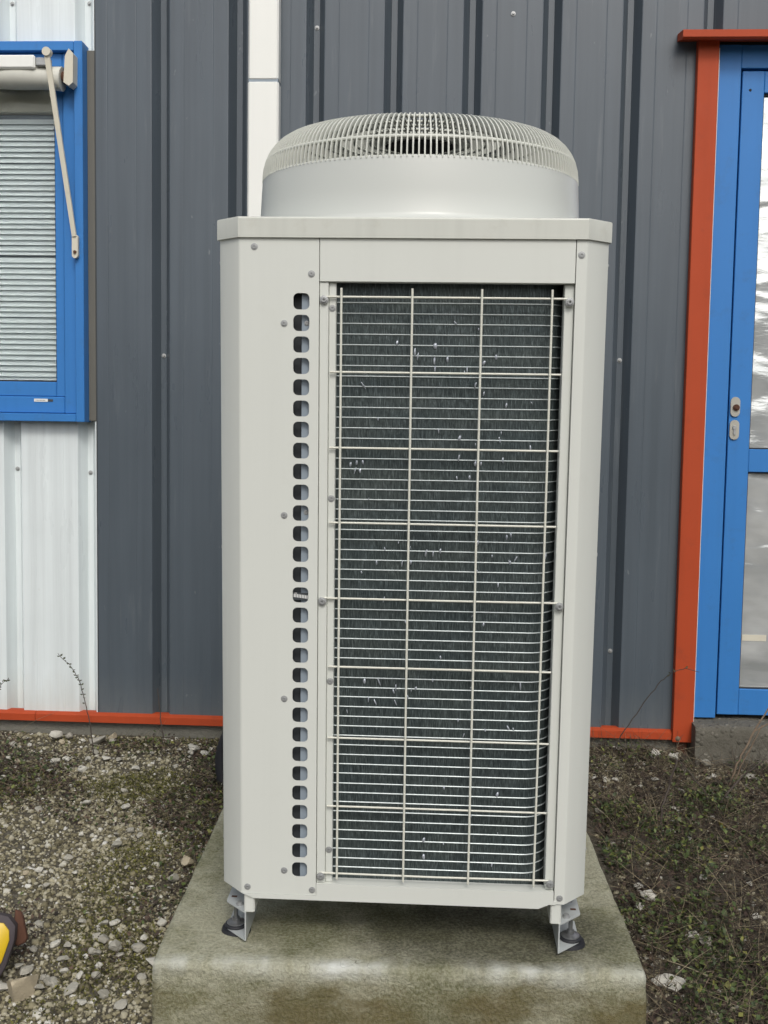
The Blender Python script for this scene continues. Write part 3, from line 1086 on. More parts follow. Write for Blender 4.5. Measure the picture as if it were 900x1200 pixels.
# chamfer and return edges, small bend radius
bend = [(PX0 + 0.004, 0.0), (PX0 + 0.0012, 0.0005), (PX0 - 0.0016, 0.0024), (-FX - CW + 0.002, CDP - 0.002), (-FX - CW, CDP + 0.002), (-FX - CW, 0.10)]
vs = [(x, y, z) for x, y in bend for z in (PZB, PZT)]
mb.add(vs, [(2 * i + 2, 2 * i, 2 * i + 1, 2 * i + 3) for i in range(len(bend) - 1)])
mb.add([(PX1, 0, PZB), (PX1, 0.02, PZB), (PX1, 0.02, PZT), (PX1, 0, PZT)], [(0, 1, 2, 3)])
mb.add([(PX0, 0, PZB), (PX1, 0, PZB), (PX1, 0.02, PZB), (PX0, 0.02, PZB)], [(3, 2, 1, 0)])
hpart(mb, 'front_panel', M['cream'], 30)

# what the holes show: dark duct, bluish inner sheet on the right half, a small printed plate
mb = MB(); mb.box(-0.2385, -0.2015, 0.014, 0.017, ZB, 0.47)
hpart(mb, 'inner_sheet', M['inner'])
mb = MB(); mb.box(-0.33, -0.2390, 0.030, 0.034, ZB, 0.47)
hpart(mb, 'inner_sheet', M['innerdark'])
mb = MB(); mb.box(-0.256, -0.220, 0.0055, 0.0075, HZ0 - 14 * hp_pitch - 0.012, HZ0 - 14 * hp_pitch + 0.004)
hpart(mb, 'rating_plate', M['innerdark'])
mb = MB()
for k in range(9):
    x = -0.2535 + k * 0.0036
    mb.box(x, x + 0.0022, 0.0048, 0.0054, HZ0 - 14 * hp_pitch - 0.006 - 0.0004 * k, HZ0 - 14 * hp_pitch + 0.0015 - 0.0004 * k)
mb.box(-0.252, -0.246, 0.0048, 0.0054, HZ0 - 14 * hp_pitch + 0.0026, HZ0 - 14 * hp_pitch + 0.0036)
hpart(mb, 'plate_print', M['sticker'])

# head rail, sill rail, right corner post, side and back panels
mb = MB(); mb.box(-0.1985, 0.3500, 0.0, 0.030, 0.396, ZT + 0.01, 0.0015)
hpart(mb, 'head_rail', M['cream'])
mb = MB()
mb.prism([(-0.372, -1.0065), (-0.345, -1.0175), (0.315, -1.0175), (0.340, -1.0065), (0.3545, -1.0065), (0.3545, -0.998), (0.3495, -0.998), (0.3495, -0.9765), (-0.1985, -0.9765), (-0.1985, -1.0066)][::-1], -0.0015, 0.035, 'y')
hpart(mb, 'sill_rail', M['cream'])
mb = MB()
post_pl = [(0.3515, 0.0), (FX - 0.004, 0.0), (FX - 0.0012, 0.0006), (FX + 0.0016, 0.0026), (FX + CW - 0.002, CDP - 0.002), (FX + CW, CDP + 0.002), (FX + CW, 0.10), (0.3515, 0.10)]
mb.prism(post_pl, -1.0055, ZT + 0.01, 'z')
hpart(mb, 'corner_post', M['cream'], 25)
for s in (-1, 1):
    mb = MB()
    xa, xb = sorted((s * (FX + CW), s * (FX + CW - 0.02)))
    mb.box(xa + (0.0006 if s > 0 else 0.0006), xb - 0.0006, 0.1015, DEP - 0.06, -0.998, ZT + 0.01, 0.002)
    hpart(mb, 'side_panel', M['cream'])
mb = MB()
mb.prism([(-FX - CW, DEP - 0.058), (FX + CW, DEP - 0.058), (FX + CW, DEP - CDP), (FX, DEP), (-FX, DEP), (-FX - CW, DEP - CDP)], -1.0, ZT + 0.01, 'z')
hpart(mb, 'back_panel', M['cream'])
mb = MB(); mb.box(-FX, FX - 0.03, 0.036, DEP - 0.06, -1.012, -0.99)
hpart(mb, 'base_tray', M['innerdark'])

# left jamb of the coil opening: two steps, right jamb
mb = MB(); mb.box(-0.1985, -0.1790, 0.004, 0.03, -0.9755, 0.3955, 0.0012)
mb.box(-0.1785, -0.1630, 0.010, 0.03, -0.9755, 0.3955, 0.0012)
hpart(mb, 'coil_jamb', M['cream'])
mb = MB(); mb.box(0.3300, 0.3505, 0.012, 0.05, -0.9755, 0.3955, 0.0015)
hpart(mb, 'coil_jamb', M['cream'])

# coil with rounded right-hand return
YC = 0.034
path = [(-0.164, YC), (0.0, YC), (0.15, YC), (0.275, YC)]
for k in range(1, 9):
    a_ = R(90 * k / 8)
    path.append((0.275 + 0.06 * math.sin(a_), YC + 0.06 * (1 - math.cos(a_))))
path += [(0.335, 0.3), (0.335, 0.78)]
mb = MB()
vs = [(x, y, z) for x, y in path for z in (-0.985, 0.42)]
mb.add(vs, [(2 * i, 2 * i + 2, 2 * i + 3, 2 * i + 1) for i in range(len(path) - 1)])
hpart(mb, 'coil', M['coil'], 60)
mb = MB()
prof = [(0.0022, -0.0015), (-0.0012, -0.0013), (-0.0022, 0.0), (-0.0012, 0.0013), (0.0022, 0.0015)]
vs = []
for i, (x, y) in enumerate(path):
    a_ = Vector(path[max(i - 1, 0)]); b_ = Vector(path[min(i + 1, len(path) - 1)])
    t_ = (b_ - a_).normalized()
    nrm = Vector((-t_.y, t_.x))
    for o_, z in prof:
        vs.append((x + nrm.x * o_, y + nrm.y * o_, z))
fs = []
for i in range(len(path) - 1):
    for k in range(4):
        fs.append((i * 5 + k, i * 5 + k + 1, (i + 1) * 5 + k + 1, (i + 1) * 5 + k))
mb.add(vs, fs)
NR = 58
ridge = mb.build('coil_fold', M['ridge'], hp, 40)
for k in range(NR):
    z = 0.3543 + (-0.9495 - 0.3543) * k / (NR - 1)
    if k == 0:
        ridge.location = hloc(0, 0, z)
    else:
        inst(ridge, hp, hloc(0, 0, z + random.gauss(0, 0.0003)))

# bent fins: small dents that catch the light
bf = []
for q in range(3):
    mb = MB()
    w_, h_ = (0.0035, 0.0055, 0.0028)[q], (0.010, 0.011, 0.016)[q]
    ring_ = [(w_ * math.cos(R(60 * k)) * (1.0 if k % 2 else 0.8), 0.0008, h_ * 0.7 * math.sin(R(60 * k))) for k in range(6)]
    mid_ = [(w_ * 0.62 * math.cos(R(60 * k)) - 0.0004, -0.0022, h_ * 0.42 * math.sin(R(60 * k)) + 0.0006) for k in range(6)]
    mb.add(ring_ + mid_ + [(-0.0006, -0.0030, 0.0012)], [(k, (k + 1) % 6, 6 + (k + 1) % 6, 6 + k) for k in range(6)] + [(6 + k, 6 + (k + 1) % 6, 12) for k in range(6)])
    bf.append(mb)
bfo = [b_.build('bent_fin', M['bentfin'], hp, 0) for b_ in bf]
cnt = 0
for cx_, cz_, s_, n_ in ((0.06, 0.26, 0.06, 7), (0.11, 0.20, 0.05, 6), (-0.05, 0.07, 0.10, 6), (0.19, 0.06, 0.07, 8), (0.10, -0.13, 0.10, 6), (-0.05, -0.22, 0.03, 5), (0.05, -0.20, 0.05, 4), (0.20, -0.24, 0.06, 6), (0.13, -0.37, 0.10, 7), (-0.06, -0.52, 0.05, 7), (0.02, -0.57, 0.09, 7), (0.24, -0.60, 0.06, 4), (0.05, -0.80, 0.14, 9), (-0.12, 0.0, 0.02, 5), (0.25, 0.10, 0.05, 5)):
    for _ in range(n_):
        x = min(0.31, max(-0.155, random.gauss(cx_, s_)))
        z = min(0.34, max(-0.95, random.gauss(cz_, s_ * 0.8)))
        y = YC - 0.0025
        if x > 0.275: y += 0.06 * (1 - math.sqrt(max(0, 1 - ((x - 0.275) / 0.06) ** 2)))
        q = random.randrange(3)
        k_ = random.uniform(0.40, 0.98)
        if cnt < 3:
            o = bfo[cnt]; o.location = hloc(x, y, z)
        else:
            o = inst(bfo[q], hp, hloc(x, y, z), (0, random.gauss(0, 0.25), random.gauss(0, 0.5)), (k_ * 0.8, k_, k_))
        cnt += 1

# wire guard
GZ = [0.3645, 0.2028, 0.0372, -0.1295, -0.3013, -0.4585, -0.6250, -0.7880, -0.9515]
wz_t, wz_b = 0.383, -0.963
mb = MB(); mb.tube([(0, 0, wz_b), (0, 0, (wz_t + wz_b) / 2), (0, 0, wz_t)], 0.0026, 8)
wv = mb.build('guard_wire', M['wire'], hp, 60)
for k, x in enumerate((-0.1505, 0.0030, 0.1525, 0.3025)):
    if k == 0: wv.location = hloc(x, -0.004, 0)
    else: inst(wv, hp, hloc(x, -0.004, 0))
mb = MB(); mb.tube([(-0.1745, 0, 0), (0.08, 0, 0), (0.327, 0, 0)], 0.0024, 8)
wh = mb.build('guard_wire', M['wire'], hp, 60)
mb = MB(); mb.tube([(-0.188, 0.002, 0), (0.08, 0, 0), (0.337, 0.004, 0)], 0.0024, 8)
# hooked ends round the fixing screws
for xs_, sg in ((-0.188, -1), (0.340, 1)):
    loop = [(xs_ + sg * 0.0 + 0.007 * math.sin(a_) * sg, 0.003, -0.0075 + 0.0075 * math.cos(a_)) for a_ in [R(q) for q in range(0, 250, 25)]]
    mb.tube(loop, 0.0026, 6)
wl = mb.build('guard_wire', M['wire'], hp, 60)
first_h = first_l = True
for k, z in enumerate(GZ):
    long_ = k in (0, 4, 8)
    if long_:
        if first_l: wl.location = hloc(0, 0.0015, z); first_l = False
        else: inst(wl, hp, hloc(0, 0.0015, z))
    else:
        if first_h: wh.location = hloc(0, 0.0015, z); first_h = False
        else: inst(wh, hp, hloc(0, 0.0015, z))

# panel screws: washer head with cross recess
mb = MB()
mb.lathe([(0.0, 0.0008), (0.0020, 0.0008), (0.0022, 0.0026), (0.0044, 0.0026), (0.0048, 0.0012), (0.0074, 0.0009), (0.0078, 0.0)], 14, (0, 0, 0), 'y')
scr = mb.build('screw', M['zinc'], hp, 40)
spots = [(-0.3405, 0, 0.4692), (-0.2161, 0, 0.4123), (-0.2754, 0, 0.3062), (-0.2748, 0, -0.1154), (-0.2742, 0, -0.5366), (-0.2737, 0, -0.9475), (-0.3598, 0, -0.9907), (-0.2085, 0, -0.9931),
         (0.3620, 0, 0.4562), (0.3632, 0, -0.9911), (-0.1708, 0.010, 0.3401), (-0.1708, 0.010, -0.077), (-0.1708, 0.010, -0.4955), (-0.1708, 0.010, -0.8977)]
for k, (x, y, z) in enumerate(spots):
    if k == 0: scr.location = hloc(x, y, z)
    else: inst(scr, hp, hloc(x, y, z), (0, random.uniform(0, 1.5), 0))
for z in (GZ[0], GZ[4], GZ[8]):
    for x in (-0.1885, 0.3405):
        inst(scr, hp, hloc(x, 0.000 if x < 0 else 0.003, z - 0.007), (0, random.uniform(0, 1.5), 0), (1.25, 2.2, 1.25))
for k in (1, 10):
    inst(scr, hp, hloc(-0.2275, 0.014, HZ0 - k * hp_pitch), (0, 0.4, 0), (0.75, 1, 0.75))
for z in (0.44, -0.20, -0.90):
    inst(scr, hp, hloc(FX + CW, 0.07, z), (0, 0, R(90)))
    inst(scr, hp, hloc(-FX - CW, 0.07, z), (0, 0, R(-90)))

# top cover: shallow chamfered lid with turned-down rim
e = 0.006
def octo(g):
    return [(-FX, -g), (FX, -g), (FX + CW + g * 0.9, CDP - g * 0.4), (FX + CW + g * 0.9, DEP - CDP), (FX, DEP + g), (-FX, DEP + g), (-FX - CW - g * 0.9, DEP - CDP), (-FX - CW - g * 0.9, CDP - g * 0.4)]
mb = MB()
rings = [(octo(e - 0.003), 0.489), (octo(e), 0.4885), (octo(e), 0.5285), (octo(e - 0.001), 0.5312), (octo(e - 0.004), 0.5325)]
vs = [(x, y, z) for pl, z in rings for x, y in pl]
fs = []
for i in range(len(rings) - 1):
    for k in range(8):
        fs.append((i * 8 + k, i * 8 + (k + 1) % 8, (i + 1) * 8 + (k + 1) % 8, (i + 1) * 8 + k))
fs.append(tuple(range((len(rings) - 1) * 8, len(rings) * 8)))
# underside
fs.append(tuple(range(7, -1, -1)))
mb.add(vs, fs)
hpart(mb, 'top_cover', M['cream_top'], 20)
mb = MB()
dk = [(p[0] * 0.99, 0.004 + p[1] * 0.99) for p in octo(0.0)]
mb.prism(dk, 0.4855, 0.4888, 'z')
hpart(mb, 'cover_gap', M['innerdark'])

# fan ring: flared foot, drum, rolled lip
RC = (0.0045, 0.432)
RR = 0.398
ZL = 0.672
drum = [(RR + 0.018, 0.5326), (RR + 0.012, 0.5350), (RR + 0.005, 0.5405), (RR + 0.0015, 0.550), (RR - 0.001, 0.60), (RR - 0.0045, 0.660), (RR - 0.006, ZL - 0.003), (RR - 0.009, ZL), (RR - 0.014, ZL - 0.002), (RR - 0.014, 0.56), (RR - 0.03, 0.534)]
mb = MB(); mb.lathe(drum, 128, (RC[0], RC[1], 0))
hpart(mb, 'fan_ring', M['ring'], 35)
mb = MB(); mb.lathe([(0.0, 0.5335), (RR - 0.032, 0.5335)], 64, (RC[0], RC[1], 0))
hpart(mb, 'fan_well', M['dark'])

# grille bars: rise from the lip, round the shoulder, run in to the hub
RG, ZG = RR - 0.007, 0.774
NB = 192
def bar_path(r_end):
    p = [(RG, ZL - 0.006), (RG - 0.0005, ZL + 0.004)]
    a, b = 0.088, ZG - ZL - 0.004
    for k in range(1, 9):
        th = R(90 * k / 8)
        p.append((RG - a * (1 - math.cos(th)) - 0.001, ZL + 0.004 + b * math.sin(th)))
    p += [(RG - 0.17, ZG + 0.001), ((RG - 0.17 + r_end) / 2, ZG + 0.002), (r_end, ZG + 0.002)]
    return p
def bar_mesh(r_end, w_=0.0017, t_=0.0030):
    p = bar_path(r_end)
    mb = MB()
    vs = []
    for i, (r_, z) in enumerate(p):
        a_ = Vector(p[max(i - 1, 0)]); b_ = Vector(p[min(i + 1, len(p) - 1)])
        tt = (b_ - a_).normalized(); nn = Vector((tt.y, -tt.x))
        for sx_c, sn in ((-1, 0.5), (1, 0.5), (1, -0.5), (-1, -0.5)):
            vs.append((r_ + nn.x * t_ * 2 * sn, sx_c * w_, z + nn.y * t_ * 2 * sn))
    fs = [(i * 4 + k, (i + 1) * 4 + k, (i + 1) * 4 + (k + 1) % 4, i * 4 + (k + 1) % 4) for i in range(len(p) - 1) for k in range(4)]
    mb.add(vs, fs)
    return mb
ba = bar_mesh(0.088).build('grille_bar', M['grille'], hp)
bb = bar_mesh(0.205).build('grille_bar', M['grille'], hp)
for k in range(NB):
    th = 2 * math.pi * (k + 0.5) / NB
    src = ba if k % 2 == 0 else bb
    if k == 0: ba.location = hloc(RC[0], RC[1], 0); ba.rotation_euler = (0, 0, th)
    elif k == 1: bb.location = hloc(RC[0], RC[1], 0); bb.rotation_euler = (0, 0, th)
    else: inst(src, hp, hloc(RC[0], RC[1], 0), (0, 0, th))
def hoop(r_, z, rr_, name='grille_hoop'):
    mb = MB()
    mb.lathe([(r_ + rr_ * math.cos(q), z + rr_ * math.sin(q)) for q in [2 * math.pi * k / 8 for k in range(8)]], 128, (RC[0], RC[1], 0), closed=True)
    return hpart(mb, name, M['grille'], 60)
hoop(RG - 0.0095, ZL + 0.040, 0.0046)
hoop(RG - 0.086, ZG - 0.003, 0.0040)
for r_ in (0.245, 0.205, 0.165, 0.125):
    hoop(r_, ZG - 0.002, 0.0034)
mb = MB(); mb.lathe([(0.0, ZG - 0.010), (0.084, ZG - 0.010), (0.088, ZG - 0.006)], 48, (RC[0], RC[1], 0))
hpart(mb, 'grille_hub', M['dark'], 30)
mb = MB(); mb.lathe([(0.088, ZG - 0.009), (0.096, ZG - 0.007), (0.096, ZG + 0.005), (0.09, ZG + 0.008), (0.0, ZG + 0.010)], 48, (RC[0], RC[1], 0))
hpart(mb, 'hub_rim', M['grille'], 30)
# fan rotor in the well
mb = MB(); mb.lathe([(0.0, 0.66), (0.07, 0.655), (0.085, 0.63), (0.085, 0.55)], 40, (RC[0], RC[1], 0))
rotor = hpart(mb, 'fan_hub', M['fanblade'], 30)
for k in range(5):
    mb = MB()
    vs = []
    for i in range(9):
        r_ = 0.08 + 0.29 * i / 8
        for j in range(5):
            a_ = (j / 4 - 0.5) * (0.95 - 0.25 * i / 8) + 0.18 * i / 8
            vs.append((r_ * math.cos(a_), r_ * math.sin(a_), 0.60 + (j / 4 - 0.5) * 0.09))
    fs = [(i * 5 + j, (i + 1) * 5 + j, (i + 1) * 5 + j + 1, i * 5 + j + 1) for i in range(8) for j in range(4)]
    mb.add(vs, fs)
    o = mb.build('fan_blade', M['fanblade'], hp, 60)
    o.location = hloc(RC[0], RC[1], 0); o.rotation_euler = (0, 0, 2 * math.pi * k / 5)

# feet: end block, C-shaped bracket set along the chamfer, anti-vibration pad with stud
def foot(sx, y0, sy, front):
    """runner end and C-channel set along the depth; its outward flanges are cut off slantwise at the free end"""
    X = lambda q: sx * q
    def bx(mb, xa, xb, ya, yb, za, zb, b=0.0):
        xa, xb = sorted((X(xa), X(xb))); ya, yb = sorted((y0 + sy * ya, y0 + sy * yb))
        mb.box(xa, xb, ya, yb, za, zb, b)
    zup, zlo = -1.058, -1.1265
    mb = MB(); bx(mb, 0.3440, 0.3690, 0.002, 0.15, -1.0575, -1.0080, 0.003)
    hpart(mb, 'foot_runner', M['cream'])
    mb = MB()
    def flange(z):
        pl = [(0.3672, 0.0), (0.4180, 0.050), (0.4200, 0.056), (0.4200, 0.150), (0.3672, 0.150)]
        pl = [(X(a_), y0 + sy * b_) for a_, b_ in pl]
        if sx * sy < 0: pl = pl[::-1]
        mb.prism(pl, z, z + 0.003, 'z')
    flange(zup); flange(zlo)
    bx(mb, 0.3640, 0.3671, 0.0, 0.150, zlo, zup + 0.003)
    hpart(mb, 'foot_bracket', M['galv'])
    for a_, b_ in ((0.385, 0.036), (0.398, 0.112)):
        mb = MB(); mb.lathe([(0.0, 0.0075), (0.0060, 0.0075), (0.0064, 0.0018), (0.0100, 0.0016), (0.0100, 0.0)], 12, (X(a_), y0 + sy * b_, zup + 0.003))
        hpart(mb, 'bolt', M['zinc'], 40)
    mb = MB(); mb.box(*sorted((X(0.399), X(0.412))), *sorted((y0 + sy * 0.070, y0 + sy * 0.078)), zup + 0.0031, zup + 0.0036)
    hpart(mb, 'slot', M['rust'])
    qx, qy = X(0.400), y0 + sy * 0.066
    z_floor = slab_top(qx, qy) - LEAN * qy - 0.003
    mb = MB(); mb.lathe([(0.0, z_floor), (0.035, z_floor), (0.036, z_floor + 0.004), (0.033, zlo - 0.0004), (0.0, zlo - 0.0004)], 28, (qx, qy, 0))
    hpart(mb, 'rubber_pad', M['rubber'], 30)
    mb = MB(); mb.lathe([(0.0260, zlo + 0.0032), (0.0270, zlo + 0.0065), (0.0255, zlo + 0.0095), (0.022, zlo + 0.011), (0.0, zlo + 0.011)], 28, (qx, qy, 0))
    hpart(mb, 'rubber_washer', M['rubber'], 30)
    mb = MB(); mb.lathe([(0.0222, zlo + 0.0104), (0.0215, zlo + 0.0130), (0.012, zlo + 0.0145), (0.009, zlo + 0.016), (0.009, zlo + 0.024), (0.005, zlo + 0.024), (0.005, zup)], 28, (qx, qy, 0))
    hpart(mb, 'pad_cup', M['darkzinc'], 30)

for sx in (-1, 1):
    foot(sx, 0.002, 1, True)
    foot(sx, DEP - 0.002, -1, False)

# ------------------------------------------------------------------ black drain hose behind the unit
mb = MB()
hp_pts = [(-0.36, 1.02, -0.80), (-0.50, 1.10, -0.86), (-0.615, 1.16, -0.93), (-0.660, 1.18, -1.02), (-0.668, 1.18, -1.10), (-0.64, 1.17, -1.20)]
fine = []
for i in range(len(hp_pts) - 1):
    for k in range(10):
        fine.append(Vector(hp_pts[i]).lerp(Vector(hp_pts[i + 1]), k / 10))
fine = [sum((fine[min(max(i + d_, 0), len(fine) - 1)] for d_ in range(-5, 6)), Vector()) / 11 for i in range(len(fine))]
mb.tube(fine, [0.020 + (0.0022 if k % 2 else 0) for k in range(len(fine))], 14)
o = mb.build('drain_hose', M['rubber'], None, 50)
tag(o, 'black corrugated hose running down behind the heat pump to the ground', 'hose')

# ------------------------------------------------------------------ stones and gravel
def ico(sub):
    t_ = (1 + 5 ** 0.5) / 2
    v = [(-1, t_, 0), (1, t_, 0), (-1, -t_, 0), (1, -t_, 0), (0, -1, t_), (0, 1, t_), (0, -1, -t_), (0, 1, -t_), (t_, 0, -1), (t_, 0, 1), (-t_, 0, -1), (-t_, 0, 1)]
    v = [Vector(p).normalized() for p in v]
    f = [(0, 11, 5), (0, 5, 1), (0, 1, 7), (0, 7, 10), (0, 10, 11), (1, 5, 9), (5, 11, 4), (11, 10, 2), (10, 7, 6), (7, 1, 8), (3, 9, 4), (3, 4, 2), (3, 2, 6), (3, 6, 8), (3, 8, 9), (4, 9, 5), (2, 4, 11), (6, 2, 10), (8, 6, 7), (9, 8, 1)]
    for _ in range(sub):
        mid, nf = {}, []
        def mp(a, b):
            k = (min(a, b), max(a, b))
            if k not in mid:
                mid[k] = len(v); v.append(((v[a] + v[b]) / 2).normalized())
            return mid[k]
        for a, b, c in f:
            ab, bc, ca = mp(a, b), mp(b, c), mp(c, a)
            nf += [(a, ab, ca), (b, bc, ab), (c, ca, bc), (ab, bc, ca)]
        f = nf
    return np.array([tuple(p) for p in v]), np.array(f)

ICO0, ICO1, ICO2 = ico(0), ico(1), ico(2)

def rock_mesh(name, material, seed, sub=2, facets=13):
    """angular broken stone: a ball cut back by random planes"""
    rg = random.Random(seed)
    v, f = (ICO2 if sub == 2 else ico(sub))
    v = v.copy()
    for _ in range(facets):
        n = np.array([rg.gauss(0, 1) for _ in range(3)]); n /= np.linalg.norm(n)
        d = rg.uniform(0.42, 0.74)
        h = v @ n
        over = np.maximum(h - d, 0)
        v -= over[:, None] * n[None, :]
    v += 0.03 * np.array([[noise.noise((p[0] * 3 + seed, p[1] * 3, p[2] * 3 + k * 7)) for k in range(3)] for p in v])
    return mesh_of(name, [tuple(p) for p in v], [tuple(int(i) for i in q) for q in f], material, 26)

rocks = {k: [rock_mesh('stone', M[k], 10 * i + len(k), 2) for i in range(4)] for k in ('stone_white', 'stone_grey', 'stone_tan')}

def stone(p, size, kind, label, group=None, flat=0.7, rz=None, name='stone'):
    me = random.choice(rocks[kind])
    o = bpy.data.objects.new(name, me)
    COL.objects.link(o)
    s_ = size / 2
    o.scale = (s_ * random.uniform(0.95, 1.2), s_ * random.uniform(0.8, 1.05), s_ * flat)
    o.rotation_euler = (random.gauss(0, 0.2), random.gauss(0, 0.2), random.uniform(0, 6.28) if rz is None else rz)
    o.location = (p.x, p.y, p.z + s_ * flat * 0.62 + 0.006)
    tag(o, label, 'stone', group)
    return o

named = [
    (65, 868, 0.058, 'stone_white', 'largest white stone at the foot of the white cladding, under the red strip', 0.9),
    (80, 867, 0.040, 'stone_grey', 'grey stone touching the right side of the largest white stone by the wall', 0.7),
    (114, 873, 0.075, 'stone_grey', 'wide flat grey stone at the wall foot behind the tall weed', 0.55),
    (133, 868, 0.045, 'stone_tan', 'small tan stone right of the wide flat stone at the wall foot', 0.8),
    (229, 882, 0.058, 'stone_white', 'pale stone near the black hose, left one of the touching pair', 0.65),
    (241, 889, 0.048, 'stone_white', 'pale stone beside the black hose, right one of the touching pair', 0.75),
    (222, 890, 0.020, 'stone_white', 'tiny bright white stone in front of the pair near the hose', 0.7),
    (66, 896, 0.042, 'stone_white', 'bright white stone in front of the wall stones at left', 0.75),
    (125, 893, 0.036, 'stone_white', 'round white stone in the dark litter below the seam of the cladding', 0.7),
    (98, 905, 0.044, 'stone_white', 'flat white stone in the middle of the left gravel patch', 0.55),
    (16, 876, 0.038, 'stone_grey', 'grey stone near the wall at the left photo edge', 0.6),
    (99, 915, 0.022, 'stone_tan', 'small orange tan stone below the flat white stone', 0.7),
    (100, 945, 0.042, 'stone_white', 'cream flat stone lying alone on fine left gravel', 0.5),
    (147, 951, 0.036, 'stone_white', 'upright pale stone right of the cream flat stone', 0.8),
    (46, 1024, 0.036, 'stone_white', 'round white stone alone on fine gravel left of the slab', 0.6),
    (64, 1112, 0.034, 'stone_white', 'white stone above the big tan rock at lower left', 0.7),
    (218, 1018, 0.055, 'stone_tan', 'tan stone leaning against the left edge of the slab', 0.9),
    (205, 1035, 0.045, 'stone_grey', 'grey stone just below the tan stone by the slab edge', 0.6),
    (760, 1055, 0.050, 'stone_white', 'white stone among weeds close to the right slab edge', 0.7),
    (750, 1068, 0.042, 'stone_white', 'white stone pair member below it near the right slab edge', 0.6),
    (783, 1158, 0.075, 'stone_white', 'long pale flat stone in the weeds at lower right of the slab', 0.42),
    (812, 1102, 0.050, 'stone_white', 'pale stone in the weeds halfway down at right', 0.5),
    (828, 1108, 0.052, 'stone_grey', 'grey stone beside the pale one in the right weeds', 0.6),
    (766, 890, 0.052, 'stone_white', 'white stone by the wall foot left of the red post', 0.9),
    (787, 893, 0.045, 'stone_white', 'narrow white stone right under the red door post', 1.0),
    (826, 899, 0.050, 'stone_grey', 'grey stone in front of the concrete door threshold', 0.6),
    (877, 915, 0.055, 'stone_grey', 'grey stone in front of threshold near the right photo edge', 0.6),
    (788, 966, 0.026, 'stone_white', 'small bright stone among bramble stems right of the unit', 0.7),
]
for u, v_, s_, kd, lb, fl in named:
    stone(at_ground(u, v_), s_, kd, lb, None, fl)
# big tan rock
p = at_ground(24, 1168)
o = bpy.data.objects.new('rock', rock_mesh('rock', M['stone_tan'], 77, 2, 7))
COL.objects.link(o)
o.scale = (0.052, 0.042, 0.048); o.rotation_euler = (0.35, -0.3, 0.5)
o.location = (p.x, p.y, p.z + 0.018)
tag(o, 'big angular tan rock at the lower left beside the yellow tool', 'stone')

def on_slab(x, y, pad=0.0):
    return (SW0 - 0.012 - pad < x < SW1 + 0.012 + pad) and (slab_loc.y - pad < y < slab_loc.y + SD + pad)

# medium stones that can be told apart, left and right
nl = 0
while nl < 95:
    x, y = random.uniform(-1.75, -0.58), random.uniform(0.0, 1.58)
    if on_slab(x, y, 0.01): continue
    near = 1.0 if (y < 0.30 or y > 1.2) else 0.35
    if random.random() > near: continue
    s_ = random.choice((0.018, 0.022, 0.024, 0.028, 0.034)) * random.uniform(0.85, 1.15)
    stone(Vector((x, y, ground_z(x, y))), s_, random.choice(('stone_white', 'stone_grey', 'stone_grey', 'stone_tan')),
          'small limestone piece lying in the gravel left of the slab', 'small stones in the left gravel', random.uniform(0.5, 0.8))
    nl += 1
nl = 0
while nl < 42:
    x, y = random.uniform(-1.15, -0.60), random.uniform(-0.02, 0.30)
    if on_slab(x, y, 0.02): continue
    stone(Vector((x, y, ground_z(x, y))), random.uniform(0.022, 0.044), random.choice(('stone_white', 'stone_grey', 'stone_grey')),
          'coarse limestone lump near the big tan rock left of the slab front', 'coarse lumps at the lower left', random.uniform(0.5, 0.8))
    nl += 1
nl = 0
while nl < 55:
    x, y = random.uniform(0.58, 1.65), random.uniform(0.0, 1.56)
    if on_slab(x, y, 0.01) or (x > 1.0 and y > 1.46): continue
    near = 1.0 if y > 1.15 else 0.35
    if random.random() > near: continue
    s_ = random.choice((0.020, 0.024, 0.028, 0.034)) * random.uniform(0.85, 1.15)
    stone(Vector((x, y, ground_z(x, y) + 0.004)), s_, random.choice(('stone_white', 'stone_grey', 'stone_white')),
          'small limestone piece among the weeds right of the slab', 'small stones in the right weeds', random.uniform(0.5, 0.8))
    nl += 1

